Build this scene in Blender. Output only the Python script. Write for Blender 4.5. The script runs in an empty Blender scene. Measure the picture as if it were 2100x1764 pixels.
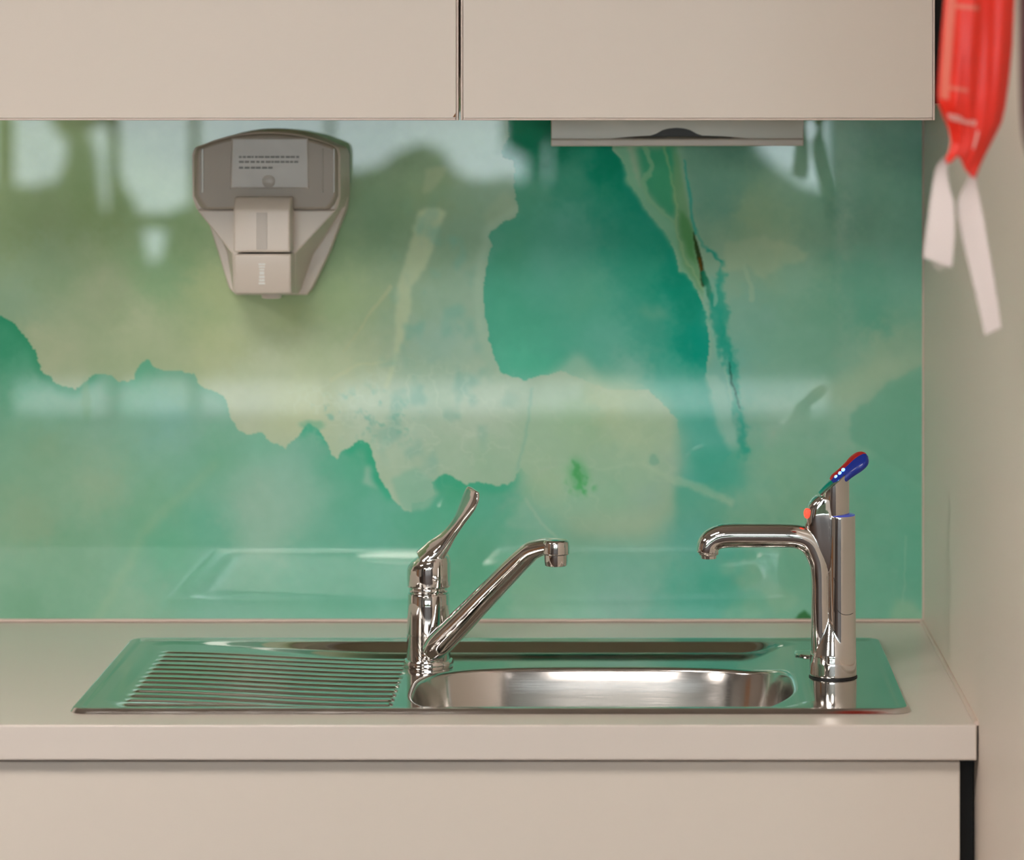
import bpy, bmesh, math, random
import numpy as np
from mathutils import Vector, Matrix

random.seed(4)
RNG = np.random.default_rng(11)
C = bpy.context.scene.collection
SC = bpy.context.scene
PI = math.pi

# ------------------------------------------------------------------ camera frame
F = 6800.0            # focal length in pixels of the 2100 px wide frame
PX, PY = 1280.0, 139.0  # principal point (vanishing point of the depth lines)
EYE = 1.65


def at(px, py, Y):
    return Vector(((px - PX) * Y / F, Y, EYE - (py - PY) * Y / F))


def xat(px, Y):
    return (px - PX) * Y / F


def zat(py, Y):
    return EYE - (py - PY) * Y / F


# ------------------------------------------------------------------ materials
def lin(c):
    c = c / 255.0
    return c / 12.92 if c <= 0.04045 else ((c + 0.055) / 1.055) ** 2.4


def srgb(r, g, b):
    return (lin(r), lin(g), lin(b), 1.0)


def principled(name, col, rough=0.5, metal=0.0, spec=0.5, coat=0.0, emis=None, estr=0.0, alpha=1.0, trans=0.0):
    m = bpy.data.materials.new(name)
    m.use_nodes = True
    b = m.node_tree.nodes['Principled BSDF']
    b.inputs['Base Color'].default_value = col if len(col) == 4 else (*col, 1)
    b.inputs['Roughness'].default_value = rough
    b.inputs['Metallic'].default_value = metal
    b.inputs['Specular IOR Level'].default_value = spec
    b.inputs['Coat Weight'].default_value = coat
    b.inputs['Transmission Weight'].default_value = trans
    if emis:
        b.inputs['Emission Color'].default_value = emis
        b.inputs['Emission Strength'].default_value = estr
    return m


def noise_bump(m, scale=400, strength=0.1, dist=0.0005, stretch=(1, 1, 1), rough_var=None, col_var=None):
    nt = m.node_tree
    b = nt.nodes['Principled BSDF']
    tc = nt.nodes.new('ShaderNodeTexCoord')
    mp = nt.nodes.new('ShaderNodeMapping')
    mp.inputs['Scale'].default_value = stretch
    n = nt.nodes.new('ShaderNodeTexNoise')
    n.inputs['Scale'].default_value = scale
    n.inputs['Detail'].default_value = 3
    nt.links.new(tc.outputs['Object'], mp.inputs['Vector'])
    nt.links.new(mp.outputs['Vector'], n.inputs['Vector'])
    if strength > 0:
        bp = nt.nodes.new('ShaderNodeBump')
        bp.inputs['Strength'].default_value = strength
        bp.inputs['Distance'].default_value = dist
        nt.links.new(n.outputs['Fac'], bp.inputs['Height'])
        nt.links.new(bp.outputs['Normal'], b.inputs['Normal'])
    if rough_var:
        mr = nt.nodes.new('ShaderNodeMapRange')
        mr.inputs['To Min'].default_value = rough_var[0]
        mr.inputs['To Max'].default_value = rough_var[1]
        nt.links.new(n.outputs['Fac'], mr.inputs['Value'])
        nt.links.new(mr.outputs['Result'], b.inputs['Roughness'])
    if col_var:
        base = b.inputs['Base Color'].default_value[:]
        n2 = nt.nodes.new('ShaderNodeTexNoise')
        n2.inputs['Scale'].default_value = col_var[1]
        nt.links.new(tc.outputs['Object'], n2.inputs['Vector'])
        mx = nt.nodes.new('ShaderNodeMix')
        mx.data_type = 'RGBA'
        mx.inputs[6].default_value = tuple(v * (1 - col_var[0]) for v in base[:3]) + (1,)
        mx.inputs[7].default_value = tuple(min(1, v * (1 + col_var[0])) for v in base[:3]) + (1,)
        nt.links.new(n2.outputs['Fac'], mx.inputs[0])
        nt.links.new(mx.outputs[2], b.inputs['Base Color'])
    return m


M = {}
M['door'] = noise_bump(principled('cream_laminate', (0.76, 0.675, 0.59), 0.42), 900, 0.05, 0.0003, col_var=(0.015, 3))
M['edge'] = principled('edge_band', (0.72, 0.60, 0.53), 0.4)
M['carcass'] = principled('carcass_board', (0.50, 0.40, 0.31), 0.5)
M['counter'] = noise_bump(principled('satin_worktop', (0.74, 0.66, 0.595), 0.30), 700, 0.04, 0.0003, col_var=(0.015, 5))
M['wall'] = noise_bump(principled('painted_wall', (0.79, 0.69, 0.60), 0.42), 350, 0.10, 0.0008, col_var=(0.02, 2))
M['wall2'] = noise_bump(principled('room_wall', (0.33, 0.27, 0.22), 0.6), 300, 0.1, 0.001)
M['ceil'] = noise_bump(principled('ceiling_paint', (0.72, 0.66, 0.60), 0.8), 200, 0.1, 0.001)
M['floor'] = noise_bump(principled('dark_floor', (0.05, 0.03, 0.022), 0.75, spec=0.15), 60, 0.05, 0.001, col_var=(0.25, 4))
M['black'] = noise_bump(principled('black_gap_shade', (0.006, 0.006, 0.006), 0.7), 300, 0.05)
M['darkframe'] = noise_bump(principled('dark_frame', (0.045, 0.04, 0.035), 0.5), 200, 0.05)
M['chrome'] = noise_bump(principled('chrome', (0.74, 0.715, 0.69), 0.025, 1.0), 60, 0.0, rough_var=(0.02, 0.05))
M['steel'] = noise_bump(principled('stainless_deck', (0.60, 0.585, 0.56), 0.10, 1.0), 420, 0.015, 0.0002, (0.06, 1, 1), (0.05, 0.11))
M['bowl'] = noise_bump(principled('brushed_bowl', (0.66, 0.635, 0.61), 0.2, 1.0), 500, 0.06, 0.0003, (0.03, 0.3, 1.2), (0.09, 0.20))
M['plastic'] = noise_bump(principled('dispenser_plastic', (0.70, 0.62, 0.54), 0.33), 500, 0.04)
M['smoke'] = noise_bump(principled('smoked_cover', (0.43, 0.375, 0.31), 0.4), 500, 0.03)
M['label'] = noise_bump(principled('clear_label', (0.56, 0.52, 0.47), 0.3), 500, 0.03, col_var=(0.12, 30))
M['print'] = principled('grey_print', (0.27, 0.26, 0.24), 0.5)
M['whitemarks'] = principled('white_marks', (0.80, 0.80, 0.76), 0.4)
M['seal'] = principled('sealant', (0.70, 0.56, 0.48), 0.4)
M['red'] = principled('red_grip', (0.50, 0.012, 0.012), 0.25)
M['blue'] = principled('blue_grip', (0.012, 0.035, 0.33), 0.25)
M['ledblue'] = principled('blue_led', (0.1, 0.3, 1), 0.3, emis=(0.15, 0.45, 1, 1), estr=4.0)
M['ledred'] = principled('red_lamp', (1, 0.1, 0.05), 0.3, emis=(1, 0.07, 0.04, 1), estr=1.0)
M['seam'] = principled('dark_seam', (0.02, 0.018, 0.015), 0.5)
M['rubber'] = principled('black_rubber', (0.01, 0.01, 0.01), 0.5)
M['redplastic'] = noise_bump(principled('red_film', (0.80, 0.028, 0.014), 0.35), 60, 0.05, 0.002, (1, 1, 0.3), col_var=(0.12, 25))
M['redpale'] = principled('faded_print', (0.76, 0.16, 0.11), 0.4)
M['tape'] = noise_bump(principled('white_tape', (0.74, 0.66, 0.64), 0.8), 900, 0.3, 0.0004)
M['hedge'] = noise_bump(principled('foliage', (0.035, 0.05, 0.02), 0.7), 8, 0.6, 0.1, col_var=(0.6, 5))
M['bark'] = noise_bump(principled('bark', (0.04, 0.04, 0.02), 0.8), 10, 0.5, 0.05)
M['paving'] = noise_bump(principled('pale_paving', (0.55, 0.56, 0.53), 0.7), 20, 0.1, 0.005, col_var=(0.1, 3))
M['lamp'] = principled('lamp_diffuser', (0.9, 0.9, 0.9), 0.5, emis=(1.0, 0.925, 0.86, 1), estr=18.5)
M['lampframe'] = principled('lamp_frame', (0.6, 0.6, 0.6), 0.5)


# ------------------------------------------------------------------ object helpers
def finish(name, me, mat, parent=None, smooth=True, ang=35, bevel=0, seg=2):
    o = bpy.data.objects.new(name, me)
    C.objects.link(o)
    if mat:
        me.materials.append(mat)
    if smooth:
        me.polygons.foreach_set('use_smooth', [True] * len(me.polygons))
        me.set_sharp_from_angle(angle=math.radians(ang))
    if bevel:
        b = o.modifiers.new('bevel', 'BEVEL')
        b.width = bevel
        b.segments = seg
        b.limit_method = 'ANGLE'
        b.angle_limit = math.radians(30)
    if parent:
        o.parent = parent
        o.matrix_parent_inverse = Matrix.Translation(parent.location).inverted()
    return o


def obj(name, bm, mat, parent=None, **k):
    bmesh.ops.recalc_face_normals(bm, faces=bm.faces)
    me = bpy.data.meshes.new(name)
    bm.to_mesh(me)
    bm.free()
    return finish(name, me, mat, parent, **k)


def tag(o, label=None, cat=None, group=None, kind=None):
    if label: o['label'] = label
    if cat: o['category'] = cat
    if group: o['group'] = group
    if kind: o['kind'] = kind
    return o


def thing(name, loc, label, cat, group=None):
    o = bpy.data.objects.new(name, None)
    o.empty_display_size = 0.05
    C.objects.link(o)
    o.location = loc
    return tag(o, label, cat, group)


def box(bm, x0, x1, y0, y1, z0, z1):
    vs = [bm.verts.new((x, y, z)) for x in (x0, x1) for y in (y0, y1) for z in (z0, z1)]
    for f in ((0, 1, 3, 2), (4, 6, 7, 5), (0, 4, 5, 1), (2, 3, 7, 6), (0, 2, 6, 4), (1, 5, 7, 3)):
        bm.faces.new([vs[i] for i in f])
    return bm


def boxobj(name, x0, x1, y0, y1, z0, z1, mat, parent=None, bevel=0.0, seg=2):
    return obj(name, box(bmesh.new(), x0, x1, y0, y1, z0, z1), mat, parent, bevel=bevel, seg=seg)


def struct(o):
    o['kind'] = 'structure'
    return o


def lathe(bm, prof, cx, cy, n=64, sx=1.0, sy=1.0):
    """prof: (radius, z) from bottom to top; zero radii are closed."""
    rings = []
    for r, z in prof:
        if r <= 1e-6:
            rings.append([bm.verts.new((cx, cy, z))])
        else:
            rings.append([bm.verts.new((cx + sx * r * math.cos(2 * PI * i / n), cy + sy * r * math.sin(2 * PI * i / n), z)) for i in range(n)])
    for a, b in zip(rings, rings[1:]):
        for i in range(n):
            j = (i + 1) % n
            if len(a) == 1 and len(b) == 1: continue
            if len(a) == 1: bm.faces.new((a[0], b[i], b[j]))
            elif len(b) == 1: bm.faces.new((a[i], a[j], b[0]))
            else: bm.faces.new((a[i], a[j], b[j], b[i]))
    if len(rings[0]) > 1: bm.faces.new(rings[0][::-1])
    if len(rings[-1]) > 1: bm.faces.new(rings[-1])
    return bm


def catmull(pts, n=8):
    P = [pts[0]] + list(pts) + [pts[-1]]
    out = []
    for i in range(1, len(P) - 2):
        p0, p1, p2, p3 = (np.array(q, float) for q in P[i - 1:i + 3])
        for k in range(n):
            t = k / n
            out.append(0.5 * (2 * p1 + (p2 - p0) * t + (2 * p0 - 5 * p1 + 4 * p2 - p3) * t * t + (3 * p1 - p0 - 3 * p2 + p3) * t ** 3))
    out.append(np.array(pts[-1], float))
    return out


def loft(bm, path, wdir, n=32, power=2.0, arc=(0, 2 * PI), caps=True):
    """path rows: x,y,z,halfwidth,halfthickness; superelliptic sections across wdir."""
    full = abs(arc[1] - arc[0] - 2 * PI) < 1e-6
    rings = []
    P = [np.array(p, float) for p in path]
    W0 = np.array(wdir, float)
    for i, p in enumerate(P):
        a = P[max(0, i - 1)][:3]
        b = P[min(len(P) - 1, i + 1)][:3]
        T = b - a
        T /= np.linalg.norm(T)
        W = W0 - T * W0.dot(T)
        W /= np.linalg.norm(W)
        N = np.cross(T, W)
        ring = []
        m = n if full else n + 1
        for k in range(m):
            t = arc[0] + (arc[1] - arc[0]) * k / n
            c, s = math.cos(t), math.sin(t)
            cc = math.copysign(abs(c) ** (2 / power), c)
            ss = math.copysign(abs(s) ** (2 / power), s)
            q = p[:3] + W * cc * p[3] + N * ss * p[4]
            ring.append(bm.verts.new(q))
        rings.append(ring)
    for a, b in zip(rings, rings[1:]):
        for i in range(len(a)):
            j = (i + 1) % len(a)
            bm.faces.new((a[i], a[j], b[j], b[i]))
    if caps:
        bm.faces.new(rings[0][::-1])
        bm.faces.new(rings[-1])
    return bm


def prism(bm, pts, y0, y1):
    """pts: (x, z) outline; extruded along Y."""
    a = [bm.verts.new((x, y0, z)) for x, z in pts]
    b = [bm.verts.new((x, y1, z)) for x, z in pts]
    n = len(pts)
    bm.faces.new(a)
    bm.faces.new(b[::-1])
    for i in range(n):
        j = (i + 1) % n
        bm.faces.new((a[i], b[i], b[j], a[j]))
    return bm


def skin2(bm, A, B, capA=True, capB=True):
    """loft two equal-length closed loops of 3-D points"""
    a = [bm.verts.new(p) for p in A]
    b = [bm.verts.new(p) for p in B]
    n = len(a)
    for i in range(n):
        j = (i + 1) % n
        bm.faces.new((a[i], b[i], b[j], a[j]))
    if capA: bm.faces.new(a)
    if capB: bm.faces.new(b[::-1])
    return bm


def ball(bm, c, r, n=16, sc=(1, 1, 1)):
    res = bmesh.ops.create_uvsphere(bm, u_segments=n, v_segments=n // 2, radius=1.0)
    for v in res['verts']:
        v.co = Vector((v.co.x * r * sc[0] + c[0], v.co.y * r * sc[1] + c[1], v.co.z * r * sc[2] + c[2]))
    return bm


# ------------------------------------------------------------------ levels of the place
Y_CAB = 4.10        # front of the wall cabinet doors
Y_GLASS = 4.486     # face of the glass splashback
Y_WALL = 4.4925
Y_FRONT = 3.783     # front edge of the worktop
ZC = 0.90           # worktop height
X_WALL = 0.405      # right-hand wall

# ------------------------------------------------------------------ the room
struct(boxobj('floor', -4.6, 3.2, -6.3, 4.6, -0.05, 0.0, M['floor']))
struct(boxobj('ceiling', -4.6, 3.2, -6.3, 4.6, 2.7, 2.78, M['ceil']))
struct(boxobj('wall_back', -4.6, 3.2, Y_WALL, Y_WALL + 0.1, 0.0, 2.7, M['wall']))
struct(boxobj('wall_right', X_WALL, X_WALL + 0.10, 2.62, Y_WALL, 0.0, 2.7, M['wall'], bevel=0.003))
struct(boxobj('wall_left', -4.7, -4.6, -6.3, Y_WALL + 0.1, 0.0, 2.7, M['wall2']))
struct(boxobj('wall_far_right', 3.2, 3.3, -6.3, Y_WALL + 0.1, 0.0, 2.7, M['wall2']))
# glazed rear wall, seen only as a reflection in the splashback and the chrome
bm = bmesh.new()
box(bm, -4.7, -3.3, -6.4, -6.3, 0, 2.7)
box(bm, 2.1, 3.3, -6.4, -6.3, 0, 2.7)
box(bm, -3.3, 2.1, -6.4, -6.3, 2.45, 2.7)
struct(obj('wall_rear', bm, M['wall2']))
win = bmesh.new()
box(win, -3.3, 2.1, -6.38, -6.32, 0.0, 0.05)
box(win, -3.3, 2.1, -6.38, -6.32, 2.40, 2.45)
for px, w in ((8, 34), (232, 20), (398, 16), (675, 12), (1730, 60)):
    x = xat(px, 15.3)
    hw = w / 2 * 15.3 / F
    box(win, x - hw, x + hw, -6.38, -6.32, 0.05, 2.40)
box(win, xat(232, 15.3), xat(398, 15.3), -6.38, -6.32, zat(470, 15.3), zat(438, 15.3))
struct(obj('window_1', win, M['darkframe']))
struct(boxobj('dark_stand_in_1', xat(1128, 15.32), xat(1548, 15.32), -6.39, -6.35, 0.75, 1.72, M['darkframe'], bevel=0.005))  # added panel standing in for the camera operator's dark reflection
woodm = noise_bump(principled('warm_wood', (0.36, 0.17, 0.07), 0.4), 6, 0.05, 0.002, (6, 6, .5), col_var=(.3, 14))
struct(boxobj('dark_stand_in_2', 1.15, 1.6, -.2, .2, 0.0, 2.7, M['darkframe'], bevel=.01))  # unseen pillar added to put dark stripes in the chrome
struct(boxobj('dark_stand_in_3', -3.3, -2.9, -.6, -.2, 0.0, 2.7, M['darkframe'], bevel=.01))  # another pillar added for dark chrome reflections
struct(boxobj('added_door_1', -4.3, -3.45, -6.3, -6.25, 0.0, 2.1, woodm, bevel=.004))  # doors out of view, added to vary reflections in the sink bowl
struct(boxobj('added_door_2', 2.25, 3.1, -6.3, -6.25, 0.0, 2.1, woodm, bevel=.004))
struct(boxobj('added_door_3', -4.6, -4.55, -2.4, -1.5, 0.0, 2.1, M['darkframe'], bevel=.004))
struct(boxobj('added_door_4', -4.6, -4.55, 1.0, 1.9, 0.0, 2.1, woodm, bevel=.004))

# outdoors beyond the rear glazing
struct(boxobj('ground', -12, 12, -10.6, -6.4, -0.2, -0.08, M['hedge']))
g = boxobj('paving', -12, 12, -8.55, -6.4, -0.06, -0.005, M['paving'])
tag(g, 'pale sunlit paving strip outside the far window, mirrored in the green glass', 'paving', kind='structure')


def hedge():
    D0 = 17.9
    prof = [(-900, 330), (0, 392), (100, 385), (130, 300), (165, 275), (183, 320), (188, 440), (212, 440), (220, 345), (245, 400), (272, 440), (282, 540), (325, 540), (335, 440), (392, 425), (440, 360), (560, 340), (700, 350),
            (760, 352), (800, 325), (860, 296), (900, 315), (935, 366), (1125, 374), (1300, 360), (1540, 285), (1590, 340), (1640, 378),
            (1720, 405), (1900, 440), (2600, 300)]
    xs = [xat(p, D0) for p, _ in prof]
    zs = [zat(q, D0) for _, q in prof]
    nx, ns = 420, 26
    X = np.linspace(xs[0], xs[-1], nx)
    top = np.interp(X, xs, zs) + RNG.normal(0, 0.012, nx)
    bm = bmesh.new()
    rows = []
    for j in range(ns):
        t = j / (ns - 1)
        a = PI * t
        row = []
        for i in range(nx):
            y = -(D0 - 2 * Y_GLASS) + 0.25 * math.cos(a) - 0.25
            z = top[i] * math.sin(a) ** 0.35 if 0 < t < 1 else 0.0
            row.append(bm.verts.new((X[i], y + random.uniform(-.03, .03), z + (random.uniform(-.02, .02) if 0 < t < 1 else 0))))
        rows.append(row)
    for r, s in zip(rows, rows[1:]):
        for i in range(nx - 1):
            bm.faces.new((r[i], r[i + 1], s[i + 1], s[i]))
    return bm


tag(obj('hedge', hedge(), M['hedge'], ang=180), 'dark uneven hedge outside the far window, mirrored in the top of the green glass', 'hedge', kind='stuff')


def tree(px, base_w, crown, label):
    D = 19.0
    y = -(D - 2 * Y_GLASS)
    t = thing('tree', (xat(px, D), y, 0), label, 'tree')
    bm = bmesh.new()
    loft(bm, [(xat(px, D), y, 0, base_w, base_w), (xat(px + 6, D), y, 1.2, base_w * .8, base_w * .8), (xat(px - 4, D), y, 2.6, base_w * .6, base_w * .6)], (1, 0, 0), 12)
    obj('trunk', bm, M['bark'], t)
    bm = bmesh.new()
    for (qx, qy, r) in crown:
        res = bmesh.ops.create_icosphere(bm, subdivisions=3, radius=r)
        c = at(qx, qy, D)
        c.y = y
        for v in res['verts']:
            v.co = v.co * (1 + random.uniform(-.12, .12)) + c
    obj('foliage', bm, M['hedge'], t, ang=180)


tree(150, 0.05, [(150, 250, .11), (155, 190, .20), (195, 225, .10), (160, 300, .07)], 'small tree left of the window, mirrored at the left end of the glass')
tree(1095, 0.07, [(1085, 270, .14), (1110, 225, .16), (1075, 230, .12)], 'small round tree outside, mirrored beside the paper towel dispenser')

# unseen ceiling lamps, multiplied and spread to soften the light
for i, (x, y, lab) in enumerate(((-2.6, 2.3, 'square ceiling light near the left wall, closest to the kitchen wall'),
                                 (-0.7, 2.0, 'square ceiling light straight in front of the kitchen wall'),
                                 (1.5, 1.7, 'square ceiling light over the open side right of the kitchen'),
                                 (-2.6, -1.2, 'square ceiling light near the left wall in the rear half of the room'),
                                 (-0.3, -1.8, 'square ceiling light in the middle of the rear half of the room'),
                                 (1.9, -1.4, 'square ceiling light right of the middle in the rear half'))):
    t = thing('ceiling_light', (x, y, 2.7), lab, 'ceiling light', 'square ceiling lights')
    bm = bmesh.new()
    for a, b, c, d in ((-.42, .42, -.42, -.40), (-.42, .42, .40, .42), (-.42, -.40, -.40, .40), (.40, .42, -.40, .40)):
        box(bm, x + a, x + b, y + c, y + d, 2.66, 2.6995)
    obj('frame', bm, M['lampframe'], t)
    boxobj('diffuser', x - .399, x + .399, y - .399, y + .399, 2.67, 2.69, M['lamp'], t)

# ------------------------------------------------------------------ worktop
SX0, SX1, SY0, SY1 = -0.6455, 0.335, 3.846, 4.332   # outline of the inset sink
bm = bmesh.new()
hx0, hx1, hy0, hy1 = SX0 + .02, SX1 - .02, SY0 + .018, SY1 - .018
ox0, ox1, oy0, oy1 = -1.75, X_WALL - 0.0025, Y_FRONT, Y_GLASS - .0005
lo = [[bm.verts.new((x, y, z)) for (x, y) in ((ox0, oy0), (ox1, oy0), (ox1, oy1), (ox0, oy1))] for z in (ZC - .0405, ZC)]
hi = [[bm.verts.new((x, y, z)) for (x, y) in ((hx0, hy0), (hx1, hy0), (hx1, hy1), (hx0, hy1))] for z in (ZC - .0405, ZC)]
for k in range(4):
    j = (k + 1) % 4
    bm.faces.new((lo[1][k], lo[1][j], hi[1][j], hi[1][k]))
    bm.faces.new((lo[0][k], hi[0][k], hi[0][j], lo[0][j]))
    bm.faces.new((lo[0][k], lo[0][j], lo[1][j], lo[1][k]))
    bm.faces.new((hi[0][k], hi[1][k], hi[1][j], hi[0][j]))
wt = obj('worktop', bm, M['counter'], bevel=0.0022, seg=3)
tag(wt, 'long cream worktop with square front edge around the steel sink', 'worktop')
# bead of sealant where worktop and right wall meet
bm = bmesh.new()
loft(bm, [(X_WALL - .002, Y_FRONT + .004, ZC + .001, .0035, .0028), (X_WALL - .002, 4.1, ZC + .001, .0035, .0028), (X_WALL - .002, Y_GLASS - .004, ZC + .001, .0035, .0028)], (1, 0, 0), 10)
obj('sealant', bm, M['seal'], wt)

# ------------------------------------------------------------------ base cabinet
bc = thing('base_cabinet', (-0.4, 4.1, 0), 'cream base cabinet with one wide plain front under the worktop', 'cabinet')
bm = bmesh.new()
box(bm, -1.7, -1.682, 3.822, 4.47, .12, .855)
box(bm, .365, .383, 3.822, 4.47, .12, .855)
box(bm, -1.682, .365, 3.822, 4.47, .12, .138)
box(bm, -1.682, .365, 4.455, 4.47, .138, .855)
obj('carcass', bm, M['carcass'], bc)
fp = boxobj('front_panel', -1.7, xat(1968.5, 3.80), 3.80, 3.819, .14, zat(1562, 3.80), M['door'], bc, bevel=.0012)
f = boxobj('gap_shade_strip', .3855, .403, 3.832, 3.85, .0, .857, M['black'], bc)  # black colour stands in for the shade in the recess
f['label'] = 'black strip painted as the shade in the gap beside the wall'
boxobj('plinth', -1.7, .383, 3.87, 3.885, 0.0, .119, M['carcass'], bc)

# ------------------------------------------------------------------ wall cabinets
ZD = zat(247, Y_CAB)
ZB = zat(160, 4.12)


def wall_cabinet(x0, x1, label, chip=None):
    t = thing('wall_cabinet', ((x0 + x1) / 2, 4.3, ZB), label, 'cabinet', 'cream wall cabinets')
    bm = bmesh.new()
    cx0, cx1 = x0 + .0, x1 - .0
    box(bm, cx0, cx0 + .017, 4.122, Y_WALL - .001, ZB, 2.3)
    box(bm, cx1 - .017, cx1, 4.122, Y_WALL - .001, ZB, 2.3)
    box(bm, cx0 + .017, cx1 - .017, 4.122, Y_WALL - .001, ZB, ZB + .017)
    box(bm, cx0 + .017, cx1 - .017, 4.122, Y_WALL - .001, 2.283, 2.3)
    box(bm, cx0 + .017, cx1 - .017, Y_WALL - .01, Y_WALL - .001, ZB + .017, 2.283)
    obj('carcass', bm, M['carcass'], t)
    e = .0032
    d = boxobj('door', x0 + e, x1 - e, Y_CAB, Y_CAB + .019, ZD + e, 2.30, M['door'], t)
    bm = bmesh.new()
    g_ = .0004
    box(bm, x0, x0 + e - g_, Y_CAB + .0002, Y_CAB + .019, ZD, 2.30)
    box(bm, x1 - e + g_, x1, Y_CAB + .0002, Y_CAB + .019, ZD, 2.30)
    box(bm, x0 + e, x1 - e, Y_CAB + .0002, Y_CAB + .019, ZD, ZD + e - g_)
    obj('edge_band', bm, M['edge'], d, bevel=.0009)
    if chip:
        bm = bmesh.new()
        a, b = x1 - .0072, ZD + .004
        prism(bm, [(a, b + .0002), (a + .0036, b), (a + .0038, b + .0055), (a + .0025, b + .0035), (a + .001, b + .0012)], Y_CAB - .0002, Y_CAB + .0004)
        c = obj('chip', bm, principled('bare_board', (.22, .09, .03), .8), d)
        c['label'] = 'brown chip in the door corner'
    return t


xa, xb = xat(940.2, Y_CAB), xat(944.6, Y_CAB)
wall_cabinet(xa - .62, xa, 'left cream wall cabinet, above the soap dispenser, with chipped lower corner', chip=True)
wr = wall_cabinet(xb, xat(1917.5, Y_CAB), 'right cream wall cabinet, above the paper towel dispenser')
f = boxobj('gap_shade_strip', xat(1917.5, Y_CAB) + .0006, X_WALL - .0008, 4.125, 4.14, zat(212, 4.125), 2.3, M['black'], wr)  # shade of the upper gap painted as a black strip
f['label'] = 'black strip painted as the shade in the gap beside the wall'


# ------------------------------------------------------------------ splashback pattern
def srgb_lin(a):
    a = np.asarray(a, float) / 255.0
    return np.where(a <= .04045, a / 12.92, ((a + .055) / 1.055) ** 2.4)


STEP = 2.3
px0, px1, py0, py1 = -620.0, 1892.0, 200.0, 1272.0
GX = np.linspace(px0, px1, int((px1 - px0) / STEP) + 1)
GY = np.linspace(py0, py1, int((py1 - py0) / STEP) + 1)
XX, YY = np.meshgrid(GX, GY)


def vnoise(scale, seed, aspect=(1, 1)):
    r = np.random.default_rng(seed)
    u = (XX - px0) / (scale * aspect[0])
    v = (YY - py0) / (scale * aspect[1])
    tab = r.random((int(v.max()) + 3, int(u.max()) + 3))
    iu, iv = u.astype(int), v.astype(int)
    fu, fv = u - iu, v - iv
    fu = fu * fu * (3 - 2 * fu)
    fv = fv * fv * (3 - 2 * fv)
    a = tab[iv, iu] * (1 - fu) + tab[iv, iu + 1] * fu
    b = tab[iv + 1, iu] * (1 - fu) + tab[iv + 1, iu + 1] * fu
    return (a * (1 - fv) + b * fv) * 2 - 1


def fbm(scale, seed, octs=4, aspect=(1, 1)):
    s, amp, tot = 0, 1.0, 0
    for k in range(octs):
        s = s + amp * vnoise(scale / 2 ** k, seed + k * 17, aspect)
        tot += amp
        amp *= .55
    return s / tot


WX = fbm(40, 1, 4) + .55 * fbm(11, 31, 3)
WY = fbm(40, 2, 4) + .55 * fbm(11, 47, 3)


def blur(m, r):
    k = max(1, int(round(r / STEP)))
    for _ in range(3):
        for ax in (0, 1):
            p = np.pad(m, [(k + 1, k) if a == ax else (0, 0) for a in (0, 1)], mode='edge')
            c = np.cumsum(p, axis=ax)
            n = m.shape[ax]
            hi = np.take(c, range(2 * k + 1, 2 * k + 1 + n), axis=ax)
            lo_ = np.take(c, range(0, n), axis=ax)
            m = (hi - lo_) / (2 * k + 1)
    return m


def poly(pts, warp=8.0, soft=0.0):
    x = XX + WX * warp
    y = YY + WY * warp
    ins = np.zeros(XX.shape, bool)
    n = len(pts)
    for i in range(n):
        x1, y1 = pts[i]
        x2, y2 = pts[(i + 1) % n]
        if y1 == y2: continue
        c = ((y1 > y) != (y2 > y)) & (x < (x2 - x1) * (y - y1) / (y2 - y1) + x1)
        ins ^= c
    m = ins.astype(float)
    return blur(m, soft) if soft > 0 else m


def line(pts, w, warp=4.0, soft=1.5):
    """distance to a polyline; w is a half width or one per point"""
    x = XX + WX * warp
    y = YY + WY * warp
    ws = w if isinstance(w, (list, tuple)) else [w] * len(pts)
    m = np.zeros(XX.shape)
    for i in range(len(pts) - 1):
        (ax, ay), (bx, by) = pts[i], pts[i + 1]
        dx, dy = bx - ax, by - ay
        t = np.clip(((x - ax) * dx + (y - ay) * dy) / (dx * dx + dy * dy), 0, 1)
        d = np.hypot(x - ax - t * dx, y - ay - t * dy)
        ww = ws[i] + (ws[i + 1] - ws[i]) * t
        m = np.maximum(m, np.clip((ww - d) / soft + .5, 0, 1))
    return m


def ell(cx, cy, rx, ry, soft=.3, warp=6):
    d = np.hypot((XX + WX * warp - cx) / rx, (YY + WY * warp - cy) / ry)
    t = np.clip((1 + soft / 2 - d) / soft, 0, 1)
    return t * t * (3 - 2 * t)


def field(cp, p=2.6, warp=25):
    x = XX + WX * warp
    y = YY + WY * warp
    num = np.zeros(XX.shape + (3,))
    den = np.zeros(XX.shape)
    for (cx, cy), col in cp:
        w = 1.0 / ((x - cx) ** 2 + (y - cy) ** 2 + 900.0) ** (p / 2)
        num += w[..., None] * np.array(col, float)
        den += w
    return num / den[..., None]


def over(img, m, col, a=1.0):
    m = (m * a)[..., None]
    col = np.asarray(col, float)
    return img * (1 - m) + col * m


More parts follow.
